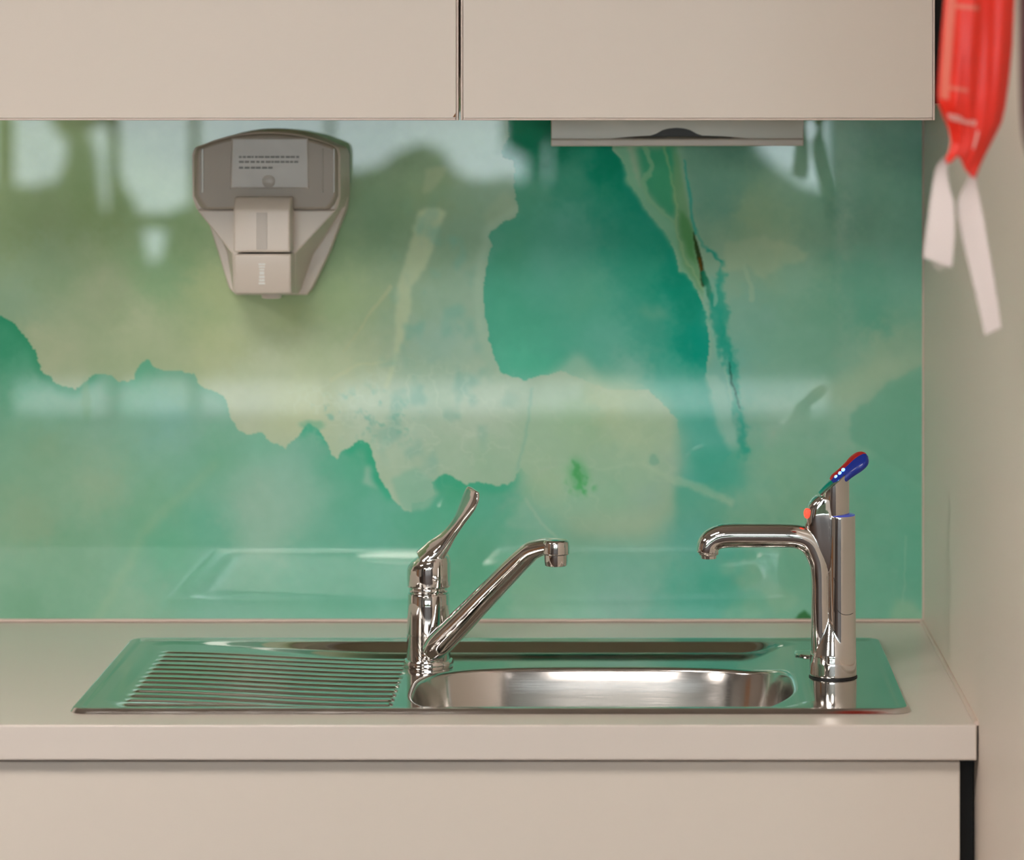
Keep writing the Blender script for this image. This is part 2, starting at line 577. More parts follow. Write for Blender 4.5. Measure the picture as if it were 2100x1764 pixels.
A = [((-500, 400), (120, 140, 100)), ((0, 300), (110, 130, 88)), ((60, 450), (112, 132, 92)), ((100, 560), (118, 142, 108)), ((200, 600), (137, 152, 118)), ((300, 680), (150, 165, 128)),
     ((30, 620), (122, 148, 118)), ((100, 720), (145, 158, 124)), ((450, 700), (156, 170, 126)), ((600, 640), (148, 166, 118)), ((560, 750), (165, 180, 146)),
     ((450, 600), (150, 165, 120)), ((650, 500), (120, 148, 108)), ((200, 420), (112, 135, 90)), ((330, 500), (115, 145, 100)), ((330, 560), (120, 152, 112)),
     ((760, 300), (105, 130, 95)), ((780, 450), (112, 142, 108)), ((880, 400), (125, 152, 112)), ((900, 700), (138, 170, 148)), ((700, 620), (140, 165, 120)),
     ((980, 850), (160, 182, 155)), ((950, 600), (134, 165, 138)), ((960, 470), (122, 155, 125)), ((750, 850), (160, 182, 154)), ((620, 820), (163, 178, 138)), ((700, 740), (158, 175, 138)),
     ((1000, 950), (140, 172, 140)), ((900, 950), (143, 172, 142)), ((500, 830), (160, 175, 145)), ((1030, 400), (125, 158, 130)), ((850, 860), (152, 178, 152))]
img = field(A)
# pale right-hand field
Dc = [((1500, 280), (85, 128, 105)), ((1480, 400), (95, 142, 118)), ((1550, 450), (130, 158, 120)), ((1600, 510), (140, 165, 128)), ((1520, 520), (130, 160, 130)),
      ((1680, 470), (112, 150, 122)), ((1760, 430), (78, 128, 102)), ((1850, 300), (72, 122, 98)), ((1760, 560), (80, 142, 114)), ((1850, 550), (92, 145, 120)),
      ((1550, 650), (112, 158, 134)), ((1640, 560), (118, 160, 132)), ((1650, 700), (106, 155, 127)), ((1780, 640), (76, 142, 115)), ((1810, 730), (130, 160, 128)), ((1850, 720), (120, 155, 125)),
      ((1600, 860), (128, 165, 138)), ((1750, 840), (130, 168, 140)), ((1500, 750), (104, 160, 138)), ((1600, 760), (110, 158, 130)), ((1600, 960), (115, 163, 130)), ((1650, 1050), (112, 160, 127)),
      ((1800, 1000), (92, 158, 128)), ((1860, 1150), (84, 152, 122)), ((1600, 1200), (104, 160, 128)), ((1550, 1050), (112, 162, 130)), ((1450, 850), (92, 158, 138)),
      ((1440, 960), (60, 150, 122)), ((1480, 1150), (70, 152, 125)), ((1560, 1120), (100, 158, 128)), ((1800, 1200), (96, 158, 128))]
mD = poly([(1380, 150), (1390, 300), (1410, 430), (1440, 530), (1452, 640), (1455, 740), (1400, 790), (1380, 900), (1400, 1300), (2000, 1300), (2000, 150)], 8, 6)
img = over(img, mD, field(Dc))
# deep green body
Cc = [((1150, 250), (0, 92, 60)), ((1080, 290), (0, 96, 62)), ((1250, 340), (0, 108, 76)), ((1310, 420), (18, 118, 90)), ((1160, 450), (76, 145, 120)), ((1090, 400), (64, 132, 100)), ((1180, 370), (50, 128, 98)),
      ((1040, 650), (66, 148, 116)), ((1200, 600), (80, 150, 120)), ((1040, 510), (66, 140, 108)), ((1130, 540), (78, 148, 122)), ((1310, 540), (40, 134, 105)), ((1420, 600), (5, 122, 94)), ((1430, 700), (0, 126, 100)),
      ((1250, 690), (85, 155, 130)), ((1340, 650), (60, 140, 115)), ((1080, 750), (72, 160, 126)), ((1370, 790), (66, 150, 125)), ((1400, 860), (72, 152, 128)), ((1290, 760), (110, 162, 138)), ((1410, 560), (0, 118, 90)), ((1350, 480), (25, 125, 95))]
mC = poly([(1040, 150), (1042, 262), (1046, 278), (1032, 300), (1030, 322), (1054, 330), (1055, 392), (1063, 432), (1054, 450), (1028, 458), (1006, 474), (1002, 486), (1010, 500), (1001, 520),
           (993, 560), (990, 605), (996, 650), (1004, 700), (1016, 738), (1030, 764), (1060, 774), (1080, 784), (1100, 772), (1128, 768), (1150, 760), (1250, 800), (1330, 800), (1390, 860), (1400, 990),
           (1440, 1000), (1500, 930), (1470, 830), (1450, 770), (1455, 700), (1452, 650), (1440, 618), (1424, 590), (1408, 560), (1394, 556), (1384, 520), (1366, 480), (1330, 440), (1308, 400), (1288, 370), (1284, 340), (1255, 305), (1250, 150)], 5)
img = over(img, mC, field(Cc) + np.array([9, 8, 8]))
# lower teal field
Bc = [((-400, 900), (110, 150, 120)), ((20, 700), (52, 128, 92)), ((60, 740), (78, 142, 110)), ((100, 830), (112, 155, 128)), ((200, 850), (118, 155, 130)), ((350, 860), (112, 160, 140)), ((430, 840), (122, 162, 138)),
      ((380, 790), (118, 160, 130)), ((290, 770), (98, 155, 122)), ((100, 920), (112, 148, 115)), ((200, 990), (125, 155, 122)), ((60, 1060), (118, 148, 115)), ((300, 1040), (105, 155, 120)), ((430, 1090), (90, 155, 124)), ((360, 1120), (92, 155, 120)),
      ((450, 930), (104, 158, 125)), ((520, 1040), (130, 165, 138)), ((540, 1100), (124, 165, 138)), ((600, 940), (108, 162, 136)), ((560, 920), (108, 165, 134)), ((640, 900), (98, 160, 130)), ((740, 925), (66, 155, 116)), ((700, 960), (85, 158, 125)),
      ((640, 1150), (102, 162, 134)), ((760, 1080), (96, 162, 135)), ((800, 1200), (104, 165, 138)), ((880, 1050), (82, 158, 124)), ((940, 1000), (66, 155, 115)), ((1010, 1040), (82, 158, 126)), ((980, 1180), (86, 158, 122)), ((940, 1250), (104, 165, 132)),
      ((1100, 1030), (118, 165, 135)), ((1150, 1150), (118, 164, 136)), ((1100, 1220), (122, 168, 135)), ((1280, 1220), (118, 162, 140)), ((1330, 1120), (112, 162, 136)), ((1430, 1100), (86, 155, 132)), ((1460, 1200), (72, 152, 124)), ((1450, 1260), (88, 160, 136)),
      ((50, 1250), (100, 145, 112)), ((250, 1250), (116, 156, 124)), ((450, 1250), (112, 162, 136)), ((150, 1150), (104, 148, 115)), ((1500, 1030), (92, 155, 128))]
mB = poly([(-700, 600), (-200, 560), (-60, 620), (0, 645), (30, 665), (55, 695), (75, 730), (92, 765), (112, 785), (150, 796), (176, 782), (198, 764), (232, 766), (243, 784), (274, 782), (286, 752), (303, 740), (320, 753),
           (345, 762), (368, 757), (398, 765), (412, 792), (440, 800), (460, 812), (468, 845), (488, 884), (505, 893), (522, 888), (542, 888), (556, 908), (582, 924), (596, 906), (618, 882), (632, 868), (655, 876),
           (668, 896), (678, 930), (690, 942), (714, 920), (735, 902), (756, 910), (766, 945), (772, 975), (790, 1003), (824, 1046), (846, 1050), (848, 1032), (872, 1028), (895, 1010), (888, 985), (906, 974), (930, 978), (958, 994), (984, 988),
           (1028, 994), (1050, 990), (1055, 975), (1068, 958), (1120, 1010), (1170, 1100), (1330, 1110), (1400, 1040), (1440, 1060), (1520, 1150), (1500, 1300), (-700, 1300)], 7, 0)
tB = np.clip((XX - 1045) / 70, 0, 1)
mB = mB * (1 - tB) + blur(mB, 16) * tB
img = over(img, mB, field(Bc))
# pale transitional lobe right of the jagged edge
img = over(img, poly([(800, 985), (850, 955), (892, 985), (902, 1010), (880, 1040), (848, 1050), (824, 1044)], 7, 1), (122, 168, 138), .8)
img = over(img, poly([(748, 955), (762, 955), (770, 990), (778, 1005), (758, 998), (742, 990)], 4, 2), (132, 172, 145), .8)
# darker rims that follow the jagged edge
rim = [(0, 648), (30, 668), (55, 698), (75, 733), (92, 768), (112, 788), (150, 799), (176, 786), (198, 768)]
img = over(img, blur(line(rim, 9, 7, 5), 8) * mB, (40, 122, 84), .75)
img = over(img, blur(line([(243, 790), (274, 788), (290, 756), (303, 745), (320, 757)], 6, 7, 4), 6) * mB, (78, 150, 115), .7)
img = over(img, blur(line([(320, 757), (368, 762), (398, 768), (414, 795), (440, 803), (460, 815), (468, 845)], 5, 7, 4), 6) * mB, (92, 155, 122), .6)
img = over(img, blur(line([(620, 886), (634, 874), (655, 880), (668, 900)], 7, 6, 4), 5) * mB, (48, 152, 112), .8)
img = over(img, blur(line([(715, 925), (735, 908), (754, 915), (762, 945), (772, 985), (800, 1020)], 6, 6, 4), 5) * mB, (40, 150, 108), .85)
img = over(img, blur(line([(895, 985), (930, 984), (958, 1000), (984, 994), (1028, 1000), (1052, 992), (1066, 965)], 8, 6, 4), 8) * mB, (50, 152, 112), .8)
img = over(img, blur(line([(200, 1270), (258, 1170), (300, 1080), (370, 1020), (440, 950)], 7, 6, 6), 6), (140, 165, 125), .35)
img = over(img, poly([(455, 1070), (470, 1000), (490, 960), (600, 930), (690, 1010), (600, 1110), (520, 1140)], 10, 22), (136, 170, 146), .5)
img = over(img, ell(175, 820, 10, 38, .9), (105, 145, 108), .6)
# long pale streaks in the upper field
s1 = poly([(898, 424), (916, 434), (896, 480), (872, 548), (846, 590), (842, 640), (826, 700), (806, 770), (796, 800), (788, 795), (806, 740), (812, 660), (812, 600), (828, 545), (846, 470), (858, 435)], 5, 1.5)
img = over(img, s1, (168, 184, 146), .75)
img = over(img, poly([(872, 345), (918, 340), (905, 365), (884, 396), (868, 400)], 4, 1.5), (148, 166, 128), .6)
img = over(img, line([(800, 590), (760, 640), (735, 680), (705, 720)], [5, 3, 2, 2], 4, 3), (160, 172, 130), .55)
img = over(img, line([(680, 780), (730, 750), (790, 742)], [6, 3, 2], 4, 3), (168, 180, 140), .5)
cra = blur(np.clip(fbm(26, 60, 4, (1, 1.4)) * 3 - .3, 0, 1), 2) * poly([(835, 440), (1000, 400), (1000, 720), (1060, 850), (900, 980), (760, 900), (720, 820), (800, 700)], 20, 25)
img = over(img, cra, (108, 160, 138), .55)
crb = np.clip(1 - np.abs(fbm(46, 90, 4, (1.2, 1))) * 13, 0, 1) * poly([(560, 820), (700, 770), (830, 740), (1080, 780), (1080, 930), (900, 980), (800, 960), (640, 880)], 20, 20)
img = over(img, crb, (172, 190, 162), .32)
crc = np.clip(fbm(14, 130, 3) * 3.2 - .6, 0, 1) * poly([(640, 830), (760, 800), (860, 830), (860, 900), (740, 900), (670, 880)], 12, 12)
img = over(img, crc, (110, 165, 140), .7)
img = over(img, ell(640, 870, 26, 9, .9), (80, 155, 118), .5)
img = over(img, poly([(1020, 400), (1038, 392), (1056, 410), (1062, 440), (1030, 452), (1008, 470), (990, 440)], 5, 4), (150, 168, 132), .35)
# lacy pale lip along the deep green body
img = over(img, blur(line([(1064, 432), (1030, 452), (1002, 470), (998, 500), (984, 540), (980, 610), (988, 680), (1006, 745), (1030, 780), (1078, 795)], 10, 5, 6), 5) * (1 - mC), (150, 178, 150), .55)
img = over(img, poly([(1016, 250), (1040, 246), (1046, 278), (1030, 318), (1014, 318)], 4, 3), (105, 140, 105), .8)
# pale spike
img = over(img, poly([(1110, 780), (1180, 725), (1200, 728), (1240, 790), (1290, 860), (1100, 900)], 6, 7), (158, 182, 154), .55)
# round bloom
bl = ell(1228, 930, 172, 158, .16, 14)
Fc = [((1150, 800), (150, 178, 150)), ((1240, 830), (158, 176, 132)), ((1350, 850), (150, 176, 140)), ((1190, 860), (138, 174, 134)), ((1120, 900), (142, 174, 140)), ((1300, 900), (158, 180, 142)), ((1380, 950), (142, 170, 145)),
      ((1250, 950), (138, 172, 138)), ((1120, 990), (145, 174, 138)), ((1250, 1010), (128, 170, 135)), ((1180, 1050), (126, 170, 138)), ((1340, 1020), (132, 166, 142)), ((1330, 970), (138, 172, 138))]
img = over(img, blur(bl, 15) * np.where(YY < 1030, 1, np.clip(1 - (YY - 1030) / 70, 0, 1)), field(Fc), .9)
img = over(img, line([(1075, 945), (1160, 945), (1230, 965), (1310, 950), (1390, 985), (1440, 1005), (1500, 1030)], [3, 3, 2, 4, 8, 10, 5], 6, 8), (150, 178, 145), .5)
img = over(img, np.clip(1 - np.abs(fbm(60, 190, 3)) * 14, 0, 1) * bl, (160, 182, 148), .2)
img = over(img, blur(ell(1183, 978, 18, 34, .7, 14), 4), (84, 158, 100), .7)
img = over(img, ell(1180, 972, 9, 20, .8, 18), (62, 145, 78), .65)
img = over(img, blur(ell(1185, 1003, 24, 16, .9, 24), 3) * np.clip(fbm(10, 300, 2) * 3 + .5, 0, 1), (72, 158, 90), .8)
img = over(img, ell(1340, 942, 9, 12, .8), (110, 160, 130), .7)
img = over(img, line([(1092, 800), (1082, 870), (1060, 960)], 2.5, 5, 6), (112, 165, 140), .5)
img = over(img, blur(poly([(1080, 1020), (1060, 1045), (1030, 1080), (1120, 1090), (1140, 1100), (1110, 1060)], 6, 3), 3), (122, 168, 140), .6)
img = over(img, line([(1078, 1022), (1100, 1060), (1140, 1100)], 3, 4, 3), (140, 172, 142), .6)
# the great vein
img = over(img, poly([(1256, 300), (1285, 300), (1300, 345), (1312, 385), (1345, 425), (1385, 455), (1402, 505), (1440, 575), (1446, 615), (1424, 592), (1408, 562), (1394, 556), (1384, 520), (1362, 484), (1330, 446), (1305, 400), (1284, 370), (1280, 338)], 7, 1.5),
           (104, 158, 122), .9)
img = over(img, poly([(1300, 305), (1385, 300), (1392, 380), (1384, 450), (1350, 425), (1318, 385), (1312, 340)], 9, 5), (40, 132, 90), .8)
img = over(img, line([(1322, 300), (1336, 340), (1318, 372), (1330, 410), (1384, 455)], [6, 4, 6, 4, 3], 6, 3), (110, 158, 118), .75)
img = over(img, poly([(1380, 300), (1392, 330), (1410, 420), (1430, 520), (1446, 600), (1430, 590), (1400, 540), (1384, 460), (1378, 380)], 5, 1.5), (96, 142, 98), .9)
img = over(img, poly([(1392, 430), (1412, 450), (1424, 500), (1430, 545), (1412, 520), (1396, 480)], 5, 3), (66, 122, 68), .75)
img = over(img, line([(1360, 300), (1384, 400), (1386, 470), (1410, 540), (1440, 590)], [3, 2, 2.5, 3, 2], 6, 3), (126, 160, 112), .55)
img = over(img, line([(1402, 330), (1418, 430), (1424, 480)], [2, 3, 3], 4, 3), (40, 140, 120), .7)
img = over(img, line([(1420, 478), (1430, 510), (1438, 545), (1442, 585)], [1.5, 4, 5, 2.5], 3, 1.5), (42, 58, 30), .95)
img = over(img, line([(1435, 530), (1438, 555)], 3, 2, 1.5), (82, 58, 22), .9)
img = over(img, line([(1442, 560), (1454, 600), (1466, 628)], [5, 7, 3], 4, 3), (22, 105, 75), .9)
img = over(img, line([(1442, 588), (1450, 640), (1470, 700), (1486, 760), (1500, 840)], 2.6, 12, 3), (118, 168, 140), .7)
img = over(img, line([(1462, 640), (1484, 690), (1496, 740), (1506, 800)], 2.2, 14, 3), (110, 165, 138), .5)
img = over(img, blur(np.clip(fbm(16, 720, 3, (1, 2.2)) * 3 - .3, 0, 1), 2) * poly([(1440, 560), (1485, 560), (1510, 760), (1500, 800), (1470, 740), (1448, 650)], 10, 8), (100, 160, 136), .6)
img = over(img, line([(1448, 515), (1466, 532), (1476, 540)], 3, 9, 4), (20, 130, 106), .7)
img = over(img, line([(1424, 470), (1440, 505), (1470, 530)], [2, 3, 2], 9, 5), (40, 138, 115), .5)
img = over(img, line([(1478, 545), (1474, 590), (1482, 640), (1488, 690), (1500, 750), (1512, 820), (1520, 900), (1524, 930)], [3, 9, 11, 9, 8, 7, 8, 10], 16, 12), (30, 140, 112), .7)
img = over(img, line([(1462, 600), (1472, 655), (1484, 700), (1496, 760)], [6, 11, 10, 6], 14, 10), (30, 138, 112), .7)
img = over(img, line([(1466, 590), (1468, 615), (1466, 628)], [2, 4, 2], 3, 2), (112, 165, 138), .8)
img = over(img, line([(1494, 745), (1500, 782), (1512, 815), (1518, 838)], [1.2, 2.5, 1.5, 1.2], 4, 1.2), (10, 78, 62), .8)
img = over(img, poly([(1448, 772), (1470, 768), (1486, 790), (1500, 850), (1516, 930), (1494, 930), (1472, 880), (1462, 840)], 6, 3), (122, 170, 145), .8)
img = over(img, poly([(1400, 925), (1450, 915), (1520, 930), (1530, 1000), (1480, 1010), (1440, 990)], 12, 10), (62, 150, 122), .7)
# pale drip, lower right feather
img = over(img, poly([(1484, 500), (1560, 480), (1660, 520), (1640, 540), (1590, 556), (1562, 572), (1545, 560), (1536, 540), (1520, 548), (1484, 562)], 8, 3), (146, 168, 132), .5)
img = over(img, line([(1526, 545), (1536, 580), (1542, 615)], [5, 4, 6], 4, 3), (140, 168, 135), .6)
img = over(img, poly([(1895, 742), (1856, 766), (1822, 784), (1802, 800), (1786, 820), (1762, 828), (1745, 850), (1744, 900), (1900, 1000), (1900, 740)], 7, 2), (92, 152, 122), .75)
img = over(img, poly([(1895, 738), (1856, 762), (1822, 780), (1800, 796), (1780, 814), (1745, 838), (1650, 800), (1750, 760), (1895, 720)], 8, 12), (150, 172, 138), .5)
img = over(img, blur(np.clip(fbm(46, 400, 4) * 3 - .4, 0, 1), 3) * poly([(1450, 980), (1700, 960), (1700, 1280), (1420, 1280)], 20, 40), (122, 166, 134), .45)
img = over(img, poly([(1495, 1190), (1530, 1170), (1545, 1140), (1570, 1180), (1640, 1230), (1590, 1260), (1560, 1210), (1520, 1210)], 10, 5), (124, 165, 132), .5)
img = over(img, ell(1650, 1270, 16, 20, .5), (38, 95, 48), .9)
img = over(img, poly([(1820, 1275), (1838, 1225), (1868, 1235), (1895, 1262), (1895, 1275)], 6, 5), (125, 165, 130), .6)
img = over(img, line([(1858, 1100), (1854, 1180), (1850, 1240)], 2, 5, 3), (115, 165, 135), .5)
img = over(img, poly([(1305, 640), (1325, 622), (1334, 640), (1350, 625), (1368, 650), (1330, 655)], 6, 4), (100, 160, 130), .5)
# cloudiness everywhere
img = img + (fbm(150, 500, 4) * 6)[..., None] * np.array([1.2, .7, .9])
img = img + (fbm(30, 600, 3) * 2.5)[..., None] * np.array([1.2, .8, 1])
img = np.clip(img, 0, 235)
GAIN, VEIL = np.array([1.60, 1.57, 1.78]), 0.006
shade_gain = (1 + .45 * np.clip((620 - YY) / 370, 0, 1)) * (1 + .3 * np.clip((XX - 1560) / 280, 0, 1) * np.clip((700 - YY) / 300, 0, 1))  # pigment lightened toward the top to offset the wall cabinets' shade
alb = np.clip(srgb_lin(img) * GAIN * shade_gain[..., None] - VEIL, 0.0, 0.86)

ny, nx = XX.shape
Xw = (XX - PX) * Y_GLASS / F
Zw = EYE - (YY - PY) * Y_GLASS / F
co = np.stack([Xw, np.full_like(Xw, Y_GLASS), Zw], -1).reshape(-1, 3)
idx = np.arange(nx * ny).reshape(ny, nx)
q = np.stack([idx[:-1, :-1], idx[1:, :-1], idx[1:, 1:], idx[:-1, 1:]], -1).reshape(-1, 4)
# back and sides of the pane
X0, X1 = Xw[0, 0], Xw[0, -1]
Z1, Z0 = Zw[0, 0], Zw[-1, 0]
nb = len(co)
back = np.array([(X0, Y_WALL - .0003, Z1), (X1, Y_WALL - .0003, Z1), (X1, Y_WALL - .0003, Z0), (X0, Y_WALL - .0003, Z0),
                 (X0, Y_GLASS, Z1), (X1, Y_GLASS, Z1), (X1, Y_GLASS, Z0), (X0, Y_GLASS, Z0)])
ext = np.array([(0, 1, 2, 3), (0, 4, 5, 1), (1, 5, 6, 2), (2, 6, 7, 3), (3, 7, 4, 0)]) + nb
co = np.vstack([co, back])
q = np.vstack([q, ext])
me = bpy.data.meshes.new('glass_splashback')
me.vertices.add(len(co))
me.vertices.foreach_set('co', co.ravel())
me.loops.add(q.size)
me.loops.foreach_set('vertex_index', q.ravel().astype(np.int32))
me.polygons.add(len(q))
me.polygons.foreach_set('loop_start', np.arange(0, q.size, 4, dtype=np.int32))
me.update(calc_edges=True)
me.validate()
ca = me.color_attributes.new('onyx', 'FLOAT_COLOR', 'POINT')
cols = np.ones((len(co), 4))
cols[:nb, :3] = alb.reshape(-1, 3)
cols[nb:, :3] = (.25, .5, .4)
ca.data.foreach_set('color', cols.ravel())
gm = bpy.data.materials.new('printed_onyx_glass')
gm.use_nodes = True
b = gm.node_tree.nodes['Principled BSDF']
at_ = gm.node_tree.nodes.new('ShaderNodeVertexColor')
at_.layer_name = 'onyx'
tcn = gm.node_tree.nodes.new('ShaderNodeTexCoord')
nz = gm.node_tree.nodes.new('ShaderNodeTexNoise')
nz.inputs['Scale'].default_value = 90
nz.inputs['Detail'].default_value = 5
mrn = gm.node_tree.nodes.new('ShaderNodeMapRange')
mrn.inputs['To Min'].default_value = .975
mrn.inputs['To Max'].default_value = 1.025
mul = gm.node_tree.nodes.new('ShaderNodeVectorMath')
mul.operation = 'SCALE'
gm.node_tree.links.new(tcn.outputs['Object'], nz.inputs['Vector'])
gm.node_tree.links.new(nz.outputs['Fac'], mrn.inputs['Value'])
gm.node_tree.links.new(at_.outputs['Color'], mul.inputs[0])
gm.node_tree.links.new(mrn.outputs['Result'], mul.inputs['Scale'])
gm.node_tree.links.new(mul.outputs['Vector'], b.inputs['Base Color'])
b.inputs['Roughness'].default_value = 0.012
b.inputs['IOR'].default_value = 1.5
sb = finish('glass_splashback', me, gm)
sb.data.polygons.foreach_set('use_smooth', [False] * len(me.polygons))
tag(sb, 'glossy green glass splashback printed like marbled onyx between worktop and wall cabinets', 'splashback')
bm = bmesh.new()
yy = Y_GLASS - .0008
loft(bm, [(X0, yy, ZC + .0022, .0028, .0024), (-.5, yy, ZC + .0022, .0028, .0024), (X1, yy, ZC + .0022, .0028, .0024)], (0, 1, 0), 10)
loft(bm, [(X1 + .0007, yy, ZC + .001, .0022, .0015), (X1 + .0007, yy, 1.3, .0022, .0015), (X1 + .0007, yy, 1.6, .0022, .0015)], (0, 1, 0), 10)
s = obj('sealant', bm, M['seal'], sb)
s['label'] = 'pinkish bead of sealant'

# ------------------------------------------------------------------ sink
sink = thing('sink', ((SX0 + SX1) / 2, (SY0 + SY1) / 2, ZC), 'stainless steel inset sink with long ribbed drainer on its left', 'sink')
BX0, BX1, BY0, BY1, BR = -0.262, 0.211, 3.885, 4.200, 0.112


def sstep(a, b_, v):
    t = np.clip((v - a) / (b_ - a), 0, 1)
    return t * t * (3 - 2 * t)


def rrect_dist(x, y, x0, x1, y0, y1, r):
    cx, cy = (x0 + x1) / 2, (y0 + y1) / 2
    qx = np.abs(x - cx) - ((x1 - x0) / 2 - r)
    qy = np.abs(y - cy) - ((y1 - y0) / 2 - r)
    return np.hypot(np.maximum(qx, 0), np.maximum(qy, 0)) + np.minimum(np.maximum(qx, qy), 0) - r  # <0 inside


BN, BA, BB, BCX, BCY = 3.3, (BX1 - BX0) / 2, (BY1 - BY0) / 2, (BX0 + BX1) / 2, (BY0 + BY1) / 2


def bowl_dist(x, y):
    u, v = np.abs(x - BCX) / BA, np.abs(y - BCY) / BB
    f = np.maximum((u ** BN + v ** BN) ** (1 / BN), 1e-4)
    gx_, gy_ = (u / f) ** (BN - 1) / BA, (v / f) ** (BN - 1) / BB
    return (f - 1) / np.hypot(gx_, gy_)


def deck_h(x, y):
    d = -rrect_dist(x, y, SX0, SX1, SY0, SY1, .022)
    h = .0003 + (.0050 * np.clip(d / .0034, 0, 1) + .0008 * sstep(0, .0055, d)) - .0016 * sstep(.012, .019, d)
    dep = .0015 + .0115 * sstep(-.60, -.28, x)
    v_ = -rrect_dist(x, np.where(y < SY0 + .022 + .0363, SY0 + .022 + (y - SY0 - .022) * .4, y), -.612, BX1 + .012, SY0 + .022, SY1 - .022, .03)
    inside = np.clip(v_ / .0145, 0, 1) * .86 + sstep(-.001, .0155, v_) * .14
    h = h - dep * inside * (1 - sstep(.15, .225, x) * .85)
    # drainer ribs
    rx = sstep(-.592, -.580, x) * sstep(-.274, -.282, x)
    ph = (y - 3.878) / 0.0292
    fr = ph - np.floor(ph)
    rib = sstep(.0, .11, fr) * sstep(.70, .50, fr)
    ry = (y > 3.878) & (y < 3.878 + .0292 * 12.5)
    h = h + .0021 * rx * rib * ry
    return h


gx = np.concatenate([np.linspace(SX0, SX0 + .024, 17)[:-1], np.linspace(SX0 + .024, -.60, 8)[:-1], np.linspace(-.60, -.57, 16)[:-1], np.linspace(-.57, -.29, 60)[:-1],
                     np.linspace(-.29, -.262, 15)[:-1], np.linspace(-.262, SX1 - .024, 210)[:-1], np.linspace(SX1 - .024, SX1, 17)])
gy = np.concatenate([np.linspace(SY0, SY0 + .024, 20)[:-1], np.linspace(SY0 + .024, SY1 - .024, 400)[:-1], np.linspace(SY1 - .024, SY1, 20)])
DX, DY = np.meshgrid(gx, gy)
# pull grid corners onto the rounded outline
r = .022
for cx, cy, sx, sy in ((SX0 + r, SY0 + r, -1, -1), (SX1 - r, SY0 + r, 1, -1), (SX0 + r, SY1 - r, -1, 1), (SX1 - r, SY1 - r, 1, 1)):
    m = ((DX - cx) * sx > 0) & ((DY - cy) * sy > 0)
    u, v = np.abs(DX[m] - cx) / r, np.abs(DY[m] - cy) / r
    un, vn = u * np.sqrt(1 - v * v / 2), v * np.sqrt(1 - u * u / 2)
    DX[m], DY[m] = cx + sx * un * r, cy + sy * vn * r
bd = bowl_dist(DX, DY)
cell = (bd[:-1, :-1] + bd[1:, :-1] + bd[1:, 1:] + bd[:-1, 1:]) / 4 > 0
used = np.zeros(bd.shape, bool)
used[:-1, :-1] |= cell; used[1:, :-1] |= cell; used[1:, 1:] |= cell; used[:-1, 1:] |= cell
# vertices bordering the hole snap to the outline
hole = np.zeros(bd.shape, bool)
hole[:-1, :-1] |= ~cell; hole[1:, :-1] |= ~cell; hole[1:, 1:] |= ~cell; hole[:-1, 1:] |= ~cell
bord = used & hole
for _ in range(3):
    e_ = 1e-5
    d0 = bowl_dist(DX, DY)
    gxn = (bowl_dist(DX + e_, DY) - d0) / e_
    gyn = (bowl_dist(DX, DY + e_) - d0) / e_
    DX = np.where(bord, DX - gxn * d0, DX)
    DY = np.where(bord, DY - gyn * d0, DY)
ids = np.full(bd.shape, -1)
ids[used] = np.arange(used.sum())
H = deck_h(DX, DY)
vs = np.stack([DX, DY, ZC + H], -1)[used]
fs = np.stack([ids[:-1, :-1], ids[:-1, 1:], ids[1:, 1:], ids[1:, :-1]], -1)[cell]
me = bpy.data.meshes.new('drainer_deck')
me.from_pydata(vs.tolist(), [], fs.tolist())
finish('drainer_deck', me, M['steel'], sink, ang=180)


def rr_loop(off, n=240):
    out = []
    for k in range(n):
        a = 2 * PI * k / n
        c, s_ = math.cos(a), math.sin(a)
        # spread the samples evenly over the long sides
        a = math.atan2(s_ * BB, c * BA)
        c, s_ = math.cos(a), math.sin(a)
        r_ = (abs(c / BA) ** BN + abs(s_ / BB) ** BN) ** (-1 / BN)
        x, y = r_ * c, r_ * s_
        nx_ = math.copysign((abs(x) / BA) ** (BN - 1) / BA, x)
        ny_ = math.copysign((abs(y) / BB) ** (BN - 1) / BB, y)
        l_ = math.hypot(nx_, ny_)
        out.append((BCX + x + off * nx_ / l_, BCY + y + off * ny_ / l_))
    return out


bm = bmesh.new()
prof = [(0.0, 0.0)]
for k in range(1, 9):
    a = (PI / 2 - .20) * k / 8
    prof.append((-.007 * math.sin(a), -.007 * (1 - math.cos(a))))
for k in range(1, 9):
    prof.append((-.0069 - .0213 * k / 8, -.0056 - .1064 * k / 8))
for k in range(1, 13):
    a = PI / 2 * k / 12
    prof.append((-.0282 - .045 * (1 - math.cos(a)), -.112 - .045 * math.sin(a)))
rings = []
for off, dz in prof:
    L = rr_loop(off)
    ring = []
    for k, (x, y) in enumerate(L):
        zt = float(deck_h(np.array(x if off == 0 else L[k][0]), np.array(y)))
        base = rr_loop(0)[k] if off != 0 else (x, y)
        zt = float(deck_h(np.array(base[0]), np.array(base[1])))
        ring.append(bm.verts.new((x, y, ZC + zt + dz)))
    rings.append(ring)
for a, b_ in zip(rings, rings[1:]):
    for i in range(len(a)):
        j = (i + 1) % len(a)
        bm.faces.new((a[i], b_[i], b_[j], a[j]))
bm.faces.new(rings[-1])
o = obj('bowl', bm, M['bowl'], sink, ang=80)
bm = bmesh.new()
lathe(bm, [(.042, ZC - .1635), (.042, ZC - .1605), (.036, ZC - .1605), (.034, ZC - .163), (0, ZC - .163)], -.025, 4.04, 40)
obj('drain', bm, M['chrome'], sink)
# round blanking cap beside the right tap
cpx = at(1668, 1354, 4.20)
bm = bmesh.new()
lathe(bm, [(.0232, ZC + .0047), (.0236, ZC + .0058), (.0225, ZC + .0070), (.012, ZC + .0086), (0, ZC + .0090)], cpx.x, 4.215, 48)
c = obj('tap_hole_cover', bm, M['chrome'], sink)

